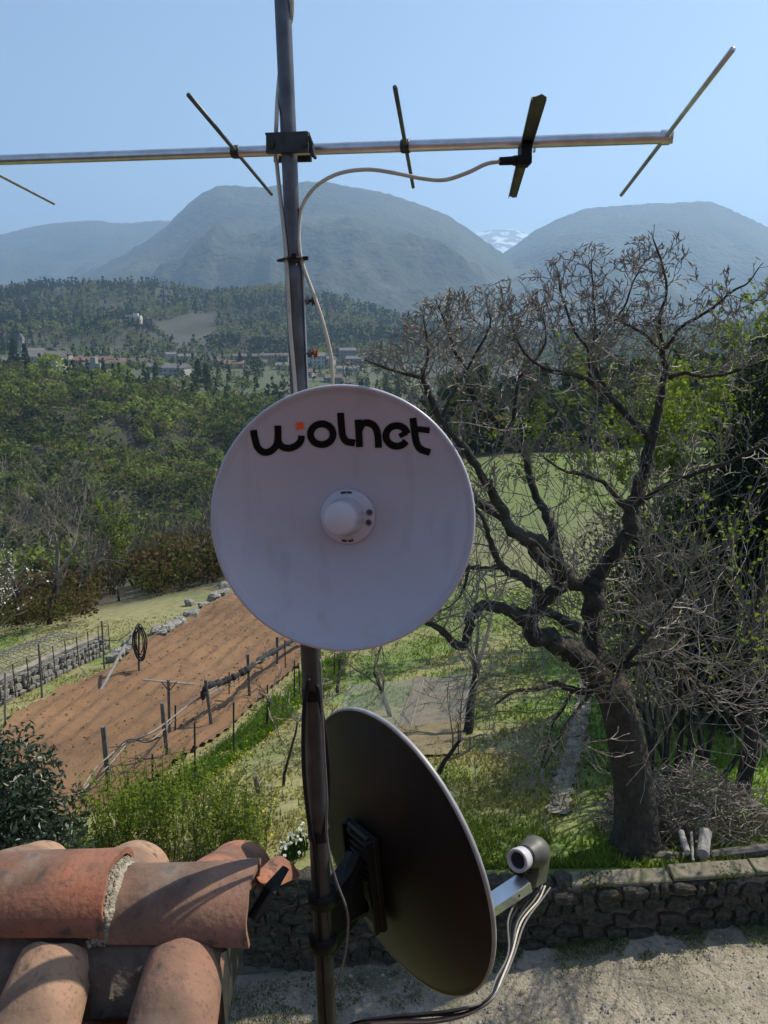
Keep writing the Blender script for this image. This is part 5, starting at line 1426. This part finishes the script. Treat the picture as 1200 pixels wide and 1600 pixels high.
# slopes: pans and covers
SP = .295
cols_front = [M['tile_pink'], M['tile_pale'], M['tile_red'], M['tile_pink'], M['tile_orange'], M['tile_pale']]
cols_back = [M['tile_orange'], M['tile_pale'], M['tile_pale'], M['tile_pink'], M['tile_red'], M['tile_pale']]
lab = {0: 'reddish cover tile nearest the verge, crossed by a thin shadow', 1: 'pale cover tile lit by the sun left of the verge tile'}
for sgn in (-1, 1):
    SLs = SL if sgn < 0 else SLB
    for c_ in range(6):
        xc = XV - .118 - c_ * SP
        for r_ in range(5 if sgn < 0 else 1):
            s0 = .10 + r_ * .36                       # distance down the slope from ridge
            y0 = RY + sgn * s0 * math.cos(SLs); z0 = RZ - s0 * math.sin(SLs) - .03 + (0 if sgn < 0 else .045)
            jit = rr2.uniform(-.006, .006)
            rz = 0 if sgn > 0 else math.pi
            rx = -SLs
            mset = cols_front if sgn < 0 else cols_back
            o = put_tile('cover_tile', coppo(.44, .088, .104, 50 + c_ * 9 + r_), mset[(c_ + r_ * 2) % 6], (xc + jit, y0, z0 + .010), (rx - R(1.2) + rr2.uniform(-.008, .008), 0, rz + rr2.uniform(-.015, .015)))
            if sgn < 0 and r_ == 0 and c_ in lab: o['label'] = lab[c_]
            # pan between covers (upside down)
            xp = xc - SP / 2
            mbp = coppo(.44, .112, .094, 150 + c_ * 9 + r_)
            mbp.v = [v * np.array([1, 1, -1]) for v in mbp.v]; mbp.q = [q_[:, ::-1] for q_ in mbp.q]
            put_tile('pan_tile', mbp, mset[(c_ + r_ + 3) % 6], (xp, y0, z0 - .02), (rx - R(1.0), 0, rz))
# roof deck under the tiles and gable wall
for sgn in (-1,):
    mb = MB(); Ld = 1.75 if sgn < 0 else .9; SLs = SL if sgn < 0 else SLB
    c_ = Vector((XV - 1.16, RY + sgn * Ld / 2 * math.cos(SLs), RZ - .17 - Ld / 2 * math.sin(SLs)))
    box(mb, c_, (2.1, Ld, .05), Matrix.Rotation(sgn * -SLs, 4, 'X')); mb.build('roof_deck', M['wood'], roof)
# black verge piece and small broken tile at the ridge end
put_tile('verge_tile', coppo(.11, .035, .055, 77, arc=math.pi * .8), M['tile_orange'], (XV + .012, RY + .085, RZ - .01), (R(-14), 0, R(-30)), 'small orange tile piece sticking out under the end of the ridge')
mb = MB(); tube(mb, [(XV + .015, RY + .01, RZ - .03), (XV + .05, RY + .05, RZ + .02), (XV + .085, RY + .10, RZ + .045)], [.020, .022, .012], 6, flat=.5); mb.build('verge_hook', M['black_plastic'], roof)
mb = MB(); box(mb, (XV - .05, RY + .05, RZ - .12), (.03, .34, .16), Matrix.Rotation(.1, 4, 'X')); mb.build('gable_board', M['iron'], roof)
# house body: gable wall under the verge, and an unseen wall behind the camera, raised to block sky and bounce pink
hs = empty('house_wall', (XV - .06, 0, -8.3), 'plastered house wall below the roof verge, with an unseen sky blocking wall added behind the camera', 'house')
mb = MB(); box(mb, (XV - 1.42, .57, -5.25), (2.3, 2.5, 6.2)); mb.build('gable_wall', M['wall_plaster'], hs)
mb = MB(); box(mb, (1.2, -1.9, -3.8), (7.5, 1.5, 9.4)); mb.build('sky_block_wall', M['wall_plaster'], hs)

# ---------------------------------------------------------------- mast
MY = 1.75
def mast_pt(py, Y=MY):
    px = np.interp(py, [0, 230, 400, 560, 1020, 1380, 1600], [441.5, 451, 457.5, 467.5, 487, 499, 511])
    d = ray(px, py); return d * (Y / d.y)
top = mast_pt(0); bot = mast_pt(1600)
axis = (top - bot).normalized()
def mast(z):           # point on the mast axis at height z
    return bot + axis * ((z - bot.z) / axis.z)
z405 = mast_pt(405).z; z600 = mast_pt(640).z
mast_o = empty('antenna_mast', mast(-3.2), 'tall grey steel antenna mast rising beside the roof verge', 'mast')
def mtube(nm, z0, z1, r, m, sides=20):
    mb = MB(); n = 14; tube(mb, [mast(z0 + (z1 - z0) * i / n) for i in range(n + 1)], r, sides); return mb.build(nm, m, mast_o, smooth_=True)
mtube('upper_tube', z405 - .25, 1.6, .0165, M['galv'])
mtube('middle_tube', z600 - .3, z405, .0205, M['galv'])
mtube('lower_tube', -3.2, z600 - .05, .0245, M['galv_old'])
mtube('collar', z405 - .006, z405 + .004, .0225, M['clamp'])
mtube('tape_band', mast_pt(1090).z, mast_pt(1073).z, .0262, M['black_plastic'])
mtube('tape_band', mast_pt(1308).z, mast_pt(1292).z, .0275, M['black_plastic'])
for py, m_, lb in ((470, 'clamp', 'dark clamping bolt with knurled head'), (552, 'rust', 'rusty red clamping bolt')):
    c_ = mast(mast_pt(py).z)
    mb = MB(); tube(mb, [c_ + Vector((.012, -.004, 0)), c_ + Vector((.030, -.006, 0))], .0095, 6); nut = mb.build('nut', M['galv'], mast_o)
    mb = MB(); tube(mb, [c_ + Vector((.028, -.006, 0)), c_ + Vector((.036, -.006, 0))], .004, 8); tube(mb, [c_ + Vector((.035, -.006, 0)), c_ + Vector((.0375, -.006, 0)), c_ + Vector((.039, -.006, 0)), c_ + Vector((.0435, -.006, 0))], [.010, .0105, .0075, .0095], 8)
    o = mb.build('bolt', M[m_], mast_o); o['label'] = lb
mb = MB(); V0 = mast(z405 - .02); tube(mb, [mast(z405 - .02) + Vector((.0195, -.012, 0)), mast(z600) + Vector((.0195, -.012, 0))], .0022, 5); mb.build('seam', M['alu'], mast_o)

# ---------------------------------------------------------------- yagi antenna
zc = mast_pt(230).z
mc = mast(zc)
B0 = at(0, 250, 1.99); B1 = at(1052, 214, 1.565)
Bd = (B1 - B0).normalized(); Bl = B0 - Bd * .55
yagi = empty('yagi_antenna', mast(zc), 'long television yagi antenna with horizontal boom crossing the mast', 'antenna')
mb = MB(); tube(mb, [Bl + (B1 - Bl) * (i / 20) for i in range(21)], .0112, 18, caps=False)
tube(mb, [B1 + (Bl - B1) * (i / 200.) for i in range(2)], .0098, 18, caps=True); mb.build('boom', M['alu'], yagi, smooth_=True)
ed = ray(710, 645).normalized()
def bpt(px):           # boom point seen at photo column px
    best = min(np.linspace(0, 1, 600), key=lambda t: abs((lambda p: 600 + FPX * p.x / (p.y * cP - p.z * sP))(Bl + (B1 - Bl) * float(t)) - px))
    return Bl + (B1 - Bl) * float(best)
for (pb, pn, pf, lb) in ((369, (293, 150), (423, 305), None), (633, (615, 137), (646, 292), None), (1040, (1146, 78), (971, 305), 'longest rod at the right end of the boom')):
    c_ = bpt(pb) + Vector((0, 0, .0))
    a = on_line(c_, ed, *pn); b = on_line(c_, ed, *pf)
    mb = MB(); tube(mb, [a, c_, b], .0041, 10); o = mb.build('element', M['alu'] if pb == 1040 else M['galv'], yagi, smooth_=True)
    if lb: o['label'] = lb
    mb = MB(); cc = Matrix(((Bd.x, 0, 0), (0, 1, 0), (0, 0, 1)))
    _, u_, w__ = frame_of(Bd)
    tube(mb, [c_ - Bd * .009, c_ - Bd * .006, c_ + Bd * .006, c_ + Bd * .009], [.0125, .0135, .0135, .0125], 14); o = mb.build('element_holder', M['clamp'] if pb != 1040 else M['alu'], yagi, smooth_=True)
c_ = B0 - Bd * .08; b = on_line(c_, ed, 90, 305)
mb = MB(); tube(mb, [c_ - (b - c_), c_, b], .0041, 10); mb.build('element', M['alu'], yagi, smooth_=True)
# driven element: folded flat trough with torn ends
c_ = bpt(822); a = on_line(c_, ed, 843, 138); b = on_line(c_, ed, 804, 300)
dd = (b - a).normalized(); sd_ = Bd; nn_ = dd.cross(sd_).normalized()
mb = MB(); prof = [(-.0125, .006), (-.0125, 0), (-.004, -.003), (.004, -.003), (.0125, 0), (.0125, .006)]
Ls = (b - a).length; V = []; q = []
NS = 16
for i in range(NS + 1):
    for k, (s_, h_) in enumerate(prof):
        e_ = 0
        if i == 0: e_ = [-.004, .0, .006, -.002, .004, .0][k]
        if i == NS: e_ = [-.012, -.008, .004, .016, -.002, -.012][k]
        tw = 1 - .25 * i / NS
        V.append(a + dd * (Ls * i / NS + e_) + sd_ * s_ * tw + nn_ * h_ - Vector((0, 0, .012)))
for i in range(NS):
    for k in range(5): b_ = i * 6 + k; q.append((b_, b_ + 1, b_ + 7, b_ + 6))
mb.add([tuple(v) for v in V], quads=q); de = mb.build('dipole', M['galv'], yagi)
md = de.modifiers.new('thick', 'SOLIDIFY'); md.thickness = .0015
# feed box with strain relief
fb = at(818, 243, c_.y - .02); fb2 = at(818, 247, c_.y - .02)
mb = MB(); box(mb, at(820, 238, c_.y - .025), (.020, .045, .030), bev=.003); box(mb, at(818, 252, c_.y - .03), (.026, .035, .018), bev=.003); mb.build('feed_box', M['black_plastic'], yagi)
mb = MB(); tube(mb, [at(812, 251, c_.y - .03), at(803, 251, c_.y - .03), at(801, 251, c_.y - .03), at(781, 252, c_.y - .035)], [.0095, .0095, .0080, .0075], 12); mb.build('cable_gland', M['black_plastic'], yagi, smooth_=True)
mb = MB(); box(mb, at(835, 228, c_.y - .0), (.004, .01, .022)); mb.build('feed_clip', M['alu'], yagi)
# mast clamp
mb = MB(); cf = mc + Vector((0, -.024, .0)); Rb = Matrix.Rotation(-math.asin(Bd.y) * 0 + math.atan2(Bd.y, Bd.x), 4, 'Z') @ Matrix.Rotation(-math.asin(Bd.z), 4, 'Y')
box(mb, cf + Vector((0, 0, .004)), (.092, .007, .034), Rb, .0015)
box(mb, cf + Vector((0, .004, .021)), (.092, .016, .004), Rb); box(mb, cf + Vector((0, .004, -.013)), (.092, .016, .004), Rb)
mb.build('clamp_plate', M['clamp'], yagi)
mb = MB(); box(mb, mc + Vector((.002, .052, -.002)), (.085, .008, .034), Rb, .0015); mb.build('clamp_back_plate', M['clamp'], yagi)
for s_ in (-1, 1):
    mb = MB(); pB = cf + Bd * (s_ * .036); tube(mb, [pB + Vector((0, -.01, 0)), pB + Vector((0, .095, -.004))], .0035, 8); tube(mb, [pB + Vector((0, -.009, 0)), pB + Vector((0, -.003, 0))], .0075, 6); mb.build('clamp_bolt', M['clamp'], yagi)
mb = MB(); pB = cf + Bd * .046; tube(mb, [pB + Vector((0, 0, .016)), pB + Vector((.004, .012, 0)), pB + Vector((.008, .012, -.018)), pB + Vector((.013, .01, -.026))], [.004, .006, .006, .003], 7); mb.build('wing_nut', M['clamp'], yagi)

# ---------------------------------------------------------------- cables
def cable(pix, r, m, label, smooth_n=8):
    mb = MB(); tube(mb, spline([at(px, py, Y) for px, py, Y in pix], smooth_n), r, 9)
    return tag(mb.build('coaxial_cable', M[m], smooth_=True), label, 'cable')
cY = c_.y - .03
cable([(783, 252, cY), (760, 256, cY), (730, 270, cY + .02), (695, 281, 1.66), (660, 279, 1.68), (620, 271, 1.70), (575, 265, 1.72), (530, 271, 1.73), (495, 290, 1.74), (474, 318, 1.745), (468, 345, 1.745), (467, 375, 1.74), (470, 402, 1.738), (478, 428, 1.735), (492, 465, 1.73), (505, 505, 1.73), (515, 545, 1.74), (519, 575, 1.75), (519, 610, 1.76), (510, 680, 1.77)], .0040, 'coax', 'beige cable arching from the feed box to the mast and down behind the dish')
cable([(457, -30, 1.74), (456, 20, 1.745), (450, 50, 1.78), (440, 90, 1.80), (434, 150, 1.76), (432, 190, 1.735), (431, 235, 1.76), (436, 290, 1.76), (442, 345, 1.745), (447, 400, 1.735), (450, 450, 1.73), (454, 520, 1.73), (461, 600, 1.73), (466, 700, 1.72)], .0044, 'coax', 'beige cable tied down the left side of the upper mast')
mb = MB()
ct = mast(z405 + .0)
tube(mb, [ct + Vector((math.cos(t) * .031 - .002, math.sin(t) * .027 - .002, .003 * math.cos(t))) for t in np.linspace(0, 6.28, 22)], .0042, 6, flat=.5, caps=False)
box(mb, ct + Vector((.004, -.030, .004)), (.011, .008, .009)); box(mb, ct + Vector((.027, -.02, .0)), (.010, .008, .008))
tag(mb.build('cable_tie', M['black_plastic']), 'black cable tie holding both cables to the mast', 'cable tie')
cable([(482, 1060, 1.72), (476, 1100, 1.715), (474, 1160, 1.71), (476, 1220, 1.71), (484, 1290, 1.715), (492, 1330, 1.72), (498, 1420, 1.725), (505, 1520, 1.73), (510, 1620, 1.73)], .0055, 'black_plastic', 'black cable bulging down the left side of the lower mast')
cable([(495, 1070, 1.72), (506, 1130, 1.71), (513, 1200, 1.70), (512, 1260, 1.705), (505, 1300, 1.715)], .0050, 'black_plastic', 'short black cable bulging down the right side of the lower mast')
cable([(500, 1030, 1.72), (503, 1100, 1.705), (507, 1180, 1.695), (511, 1250, 1.69), (510, 1290, 1.69), (514, 1330, 1.68), (525, 1375, 1.67), (540, 1415, 1.66), (544, 1440, 1.66), (541, 1480, 1.67), (532, 1520, 1.68), (522, 1555, 1.69), (520, 1620, 1.70)], .0030, 'coax_grey', 'thin grey cable hanging in a bow in front of the dark satellite dish')

# ---------------------------------------------------------------- white link dish
DC = at(532, 811, 1.50)
view = DC.normalized()
az_ = math.atan2(-view.x, -view.y)
# outward normal: roughly back to the camera, turned a little left and down
n0 = (-view + Vector((-.16, 0, 0)) + Vector((0, 0, -.06))).normalized()
Xd = Vector((0, 0, 1)).cross(n0).normalized() * 1.0      # dish right (as the camera sees it: +X)
if Xd.x < 0: Xd = -Xd
Yd2 = n0.cross(Xd)
if Yd2.z < 0: Yd2 = -Yd2
Rd_ = 209.5 / FPX * (DC.y * cP - DC.z * sP)
dep = Rd_ * .36                       # depth of the bowl
def dishp(r, a, off=0.0):
    """point on the bowl surface; r in 0..1, angle a from dish right"""
    w = n0 * (-(1 - r * r) * dep + off)
    return DC + (Xd * math.cos(a) + Yd2 * math.sin(a)) * (r * Rd_) + w
def lathe(mb, prof, n=96, centre=None, ax=None, u=None, v=None):
    V = []; q = []
    for (r, h) in prof:
        for k in range(n):
            a = 2 * math.pi * k / n; V.append(tuple(centre + (u * math.cos(a) + v * math.sin(a)) * r + ax * h))
    for i in range(len(prof) - 1):
        for k in range(n): q.append((i * n + k, i * n + (k + 1) % n, (i + 1) * n + (k + 1) % n, (i + 1) * n + k))
    mb.add(V, quads=q)
dish = empty('parabolic_dish', DC - n0 * (dep + .09), 'round white parabolic link dish with black lettering, mounted on the mast', 'dish antenna')
Rf = .955 * Rd_
mb = MB()
prof = [(Rf * t, -(1 - t * t) * dep - .006) for t in np.linspace(.15, 1, 26)]
prof += [(Rf + .001, -.003), (Rf + .004, .000), (Rd_ - .006, .003), (Rd_ - .001, .001), (Rd_, -.004), (Rd_, -.016), (Rd_ - .006, -.020), (Rd_ - .012, -.018)]
prof += [(Rf * t, -(1 - t * t) * dep - .012) for t in np.linspace(.97, .12, 18)]
lathe(mb, prof, 128, DC, n0, Xd, Yd2); mb.build('reflector', M['white_dish'], dish, smooth_=True)
hub_z = -dep - .004
mb = MB(); lathe(mb, [(0.0005, -dep - .03), (.0565, -dep - .03), (.057, -dep + .004), (.054, -dep + .007), (.020, -dep + .008), (.0005, -dep + .008)], 64, DC, n0, Xd, Yd2); mb.build('hub_plate', M['white_plastic'], dish, smooth_=True)
fc = Xd * -.004
mb = MB(); lathe(mb, [(.040, -dep + .006), (.040, -dep + .012), (.0375, -dep + .016), (.036, -dep + .040), (.034, -dep + .080), (.032, -dep + .086), (.027, -dep + .089), (.0005, -dep + .090)], 64, DC + fc, n0, Xd, Yd2); mb.build('feed_radome', M['white_plastic'], dish, smooth_=True)
for a_, r_ in ((12, .0475), (-14, .0465)):
    c2 = DC + n0 * (-dep + .007) + (Xd * math.cos(R(a_)) + Yd2 * math.sin(R(a_))) * r_
    mb = MB(); tube(mb, [c2, c2 + n0 * .003], .0065, 16); o = mb.build('screw', M['galv'], dish, smooth_=False)
    mb = MB(); tube(mb, [c2 + n0 * .003, c2 + n0 * .0036], .003, 6); mb.build('screw_socket', M['clamp'], o)
for a_ in (86, 100, -80, -96):
    c2 = DC + n0 * (-dep + .0085) + (Xd * math.cos(R(a_)) + Yd2 * math.sin(R(a_))) * .0505
    mb = MB(); t_ = (-Xd * math.sin(R(a_)) + Yd2 * math.cos(R(a_))); tube(mb, [c2 - t_ * .005, c2 + t_ * .005], .0022, 6); mb.build('vent_slot', M['clamp'], dish)
# mount behind
mb = MB(); lathe(mb, [(.0005, -dep - .03), (.075, -dep - .03), (.075, -dep - .045), (.0005, -dep - .045)], 32, DC, n0, Xd, Yd2); mb.build('back_plate', M['white_plastic'], dish, smooth_=False)
mp_ = mast((DC - n0 * (dep + .05)).z)
mb = MB(); a_ = DC - n0 * (dep + .04); tube(mb, [a_, (a_ + mp_) / 2, mp_], [.035, .03, .028], 12); mb.build('mount_bracket', M['galv'], dish, smooth_=True)
mb = MB(); tube(mb, [mp_ - axis * .04, mp_ + axis * .04], .034, 14); mb.build('mast_clamp', M['clamp'], dish, smooth_=True)
# lettering, drawn on the bowl: pixel outlines of the photograph projected on the surface
def on_bowl(px, py, off=.0016):
    d = ray(px, py)
    lo, hi = 1.2, 1.9
    def f(t):
        p = d * t - DC; h = p.dot(n0); r2 = (p - n0 * h).length_squared / (Rf * Rf)
        return h - (-(1 - min(r2, 1.3)) * dep - .006 + off)
    # in front of the bowl f > 0, behind f < 0
    for _ in range(40):
        m_ = (lo + hi) / 2
        if f(m_) > 0: lo = m_
        else: hi = m_
    return d * ((lo + hi) / 2)
def stroke(pts, w, closed=False, n=7):
    """a flat stroke of width w (photo px) along the pixel polyline"""
    P = [Vector((x, y, 0)) for x, y in pts]
    if len(P) > 2: P = spline(P, n)
    if closed: P = P[:-1]
    out = []; q = []
    m_ = len(P)
    for i, p in enumerate(P):
        a = P[(i - 1) % m_] if closed else P[max(i - 1, 0)]; b = P[(i + 1) % m_] if closed else P[min(i + 1, m_ - 1)]
        d = (b - a).normalized(); nn = Vector((-d.y, d.x, 0))
        for s_ in (-.5, -.17, .17, .5): out.append(on_bowl(p.x + nn.x * w * s_, p.y + nn.y * w * s_))
    for i in range(m_ if closed else m_ - 1):
        j = (i + 1) % m_
        for k in range(3): q.append((i * 4 + k, i * 4 + k + 1, j * 4 + k + 1, j * 4 + k))
    return out, q
def letter(strokes, m=None):
    mb = MB()
    for s_ in strokes:
        V, q = stroke(*s_); mb.add([tuple(v) for v in V], quads=q)
    o = mb.build('letter', m or M['logo_black'], dish)
    md = o.modifiers.new('thick', 'SOLIDIFY'); md.thickness = .0006; md.offset = 0
    return o
K = 460 / 1200.
def Z(x, y): return (300 + x * K, 580 + y * K)
W_ = 28 * K
# w : two bowls
letter([([Z(251, 240), Z(257, 275), Z(268, 310), Z(292, 330), Z(322, 325), Z(345, 300), Z(351, 262), Z(350, 222)], W_),
        ([Z(350, 262), Z(354, 292), Z(372, 310), Z(402, 313), Z(430, 300), Z(444, 282), Z(446, 263)], W_)])['label'] = 'first letter w in black'
sq = MB(); sq.add([tuple(on_bowl(*Z(x, y), .0018)) for x, y in ((423, 211), (453, 208), (456, 235), (426, 239))], quads=[(0, 1, 2, 3)])
o = sq.build('logo_square', M['logo_orange'], dish); md = o.modifiers.new('thick', 'SOLIDIFY'); md.thickness = .0008; md.offset = 0; o['label'] = 'small orange square above the first letter'
def circ(cx, cy, rx, ry, a0, a1, n=14, tilt=0): return [Z(cx + rx * math.cos(R(a0 + (a1 - a0) * i / n)), cy - ry * math.sin(R(a0 + (a1 - a0) * i / n))) for i in range(n + 1)]
letter([(circ(529, 257, 46, 42, 0, 360, 20), W_, True)])                                   # o
letter([([Z(605, 170), Z(609, 220), Z(614, 262), Z(630, 286), Z(664, 293)], W_)])          # l
letter([([Z(676, 198), Z(680, 250), Z(683, 309)], W_), ([Z(682, 240), Z(696, 214), Z(722, 212), Z(746, 228), Z(757, 262), Z(760, 312)], W_)])  # n
letter([(circ(834, 264, 44, 42, 12, 330, 16), W_), ([Z(876, 250), Z(858, 258), Z(846, 266)], W_ * .72)])  # e
letter([([Z(900, 191), Z(906, 240), Z(914, 290), Z(932, 318), Z(970, 332)], W_), ([Z(908, 236), Z(938, 238), Z(968, 242)], W_ * .85)])         # t

# ---------------------------------------------------------------- dark satellite dish
SC_ = at(614, 1326, 1.97)
sn = Vector((math.sin(R(52)) * math.cos(R(6)), math.cos(R(52)) * math.cos(R(6)), math.sin(R(6)))).normalized()
su = Vector((0, 0, 1)) - sn * sn.z; su.normalize(); sv = sn.cross(su).normalized()
SR = .41; sdep = .085
sat = empty('satellite_dish', SC_ - sn * .25, 'dark brown satellite dish seen from behind, below the white dish', 'satellite dish')
mb = MB(); prof = [(SR * t, -(1 - t * t) * sdep) for t in np.linspace(.001, .985, 24)] + [(SR * .992, .0), (SR, .002), (SR, -.004), (SR * .992, -.007)] + [(SR * t, -(1 - t * t) * sdep - .004) for t in np.linspace(.985, .001, 24)]
lathe(mb, prof, 96, SC_, sn, su * 1.02, sv * .97); mb.build('reflector', M['sat_back'], sat, smooth_=True)
mb = MB(); lathe(mb, [(SR * .994, -.007), (SR * 1.004, -.006), (SR * 1.008, .001), (SR * 1.004, .006), (SR * .990, .005)], 96, SC_, sn, su * 1.02, sv * .97); mb.build('rim', M['sat_rim'], sat, smooth_=True)
# back bracket: ribbed plate, tilt arms, mast clamp
Bk = SC_ - sn * (sdep + .012)
Rk = Matrix((sv, su, sn)).transposed().to_4x4()
mb = MB(); box(mb, Bk + su * -.03, (.13, .30, .02), Rk, .004); box(mb, Bk + su * -.03 + sv * .055 - sn * .014, (.008, .30, .030), Rk); box(mb, Bk + su * -.03 - sv * .055 - sn * .014, (.008, .30, .030), Rk)
mb.build('back_bracket', M['black_plastic'], sat)
for k in range(7):
    mb = MB(); box(mb, Bk + su * (.12 - .025 * k) - sn * .014, (.09, .006, .008), Rk); mb.build('bracket_rib', M['clamp'], sat)
for bx_, bz_ in ((-.045, .10), (.045, .10), (-.045, -.14), (.045, -.14)):
    mb = MB(); pB = Bk + sv * bx_ + su * bz_ - sn * .006; tube(mb, [pB, pB - sn * .012], .009, 6); mb.build('bracket_bolt', M['galv'], sat)
mz = mast(SC_.z - .04)
mb = MB(); e1 = Bk - sn * .03; tube(mb, [e1 + su * .05, (e1 + mz) / 2 + su * .01, mz + Vector((0, 0, .03))], [.028, .026, .026], 8); tube(mb, [e1 - su * .12, (e1 + mz) / 2 - su * .08, mz - Vector((0, 0, .07))], [.028, .026, .026], 8)
box(mb, (e1 + mz) / 2 - su * .03, (.05, .16, (e1 - mz).length), Matrix((sv, su, (e1 - mz).normalized())).transposed().to_4x4()); mb.build('tilt_bracket', M['black_plastic'], sat)
for dz in (.06, -.07):
    mb = MB(); tube(mb, [mz + Vector((0, 0, dz - .018)), mz + Vector((0, 0, dz + .018))], .036, 16); cl_ = mb.build('mast_clamp', M['black_plastic'], sat, smooth_=True)
    pB = mz + Vector((-.03, -.01, dz - .01))
    mb = MB(); tube(mb, [pB, pB + Vector((-.07, -.012, -.012 if dz > 0 else -.025))], .005, 7)
    tube(mb, [pB + Vector((-.035, 0, .022)), pB + Vector((-.028, -.006, .0)), pB + Vector((-.038, -.008, -.024))], [.009, .008, .009], 6, flat=.4)
    mb.build('wing_nut', M['clamp'], sat)
# arm and LNB
LN = at(830, 1352, 2.22)
foot = SC_ - su * (SR * 1.0) + sn * .01
armd = (LN + Vector((0, 0, -.05)) - foot)
mb = MB(); a = foot; b = at(822, 1378, 2.20); dA = (b - a).normalized(); ua = Vector((0, 0, 1)) - dA * dA.z; ua.normalize(); va = dA.cross(ua)
box(mb, (a + b) / 2, (.058, .034, (b - a).length), Matrix((va, ua, dA)).transposed().to_4x4()); mb.build('lnb_arm', M['arm_metal'], sat)
mb = MB(); for_h = a + dA * ((b - a).length - .05) - va * .0; tube(mb, [for_h + va * .0295, for_h - va * .0295 * 1.01], .0045, 8); mb.build('arm_screw', M['clamp'], sat)
ld = (SC_ - su * .06 - LN).normalized()                # LNB looks at the bowl
ld = (ld + Vector((-.1, -.62, .05))).normalized()
lu = Vector((0, 0, 1)) - ld * ld.z; lu.normalize(); lv = ld.cross(lu)
cap_c = at(808, 1345, LN.y - .05)
lnb_c = cap_c - ld * .0
def lat(nm, prof, m, c=cap_c):
    mb = MB(); lathe(mb, [(r_ * 1.2, h_ * 1.15) for r_, h_ in prof], 40, c, ld, lu, lv); return mb.build(nm, m, sat, smooth_=True)
lat('lnb_cap', [(.0275, -.032), (.030, -.030), (.031, -.004), (.030, .001), (.027, .003), (.0225, .001), (.0215, -.006)], M['white_plastic'])
lat('lnb_lens', [(.0218, -.007), (.018, -.012), (.011, -.008), (.006, -.013), (.0005, -.010)], M['glass_dark'])
lat('lnb_ring', [(.0265, -.030), (.0295, -.033), (.0295, -.046), (.026, -.048)], M['black_plastic'])
lat('lnb_neck', [(.026, -.046), (.031, -.056), (.035, -.074), (.040, -.082), (.042, -.108), (.038, -.118), (.0005, -.120)], M['lnb_grey'])
mb = MB(); box(mb, cap_c - ld * .108 + Vector((.0, .01, -.058)), (.082, .072, .115), Matrix((lv, ld, lu)).transposed().to_4x4(), .014); mb.build('lnb_body', M['lnb_grey'], sat)
mb = MB(); box(mb, cap_c - ld * .045 + Vector((-.005, .01, -.040)), (.050, .05, .05), Matrix((lv, ld, lu)).transposed().to_4x4(), .006); mb.build('lnb_holder', M['black_plastic'], sat)
# cable bundle
lbb = ['outermost', 'second', 'third', 'fourth', 'fifth', 'innermost']
rc = random.Random(2)
for k in range(6):
    j = (k - 2.5)
    Yb_ = 1.62
    pix = [(858 - k * 6, 1385, 2.26), (850 - k * 8, 1405, 2.20), (822 - k * 6 + j, 1440, 2.05), (798 - j * 2.2, 1490, 1.86), (782 - j * 2.0, 1530, 1.74), (764 - j * 2.0, 1562, 1.66), (725 - j, 1582 - j * 2.2, 1.64), (670, 1590 - j * 2.8, 1.65), (610, 1592 - j * 2.2, 1.66), (555, 1600 - j * 1.5, 1.68), (520, 1625, 1.70)]
    pix = [(x + rc.uniform(-2, 2), y + rc.uniform(-2, 2), Yy) for x, y, Yy in pix]
    cable(pix, .0029, 'coax_grey' if k in (0, 2, 5) else ('coax' if k == 1 else 'black_plastic'), lbb[k] + ' of the six bundled cables looping from the dark dish arm to the mast')
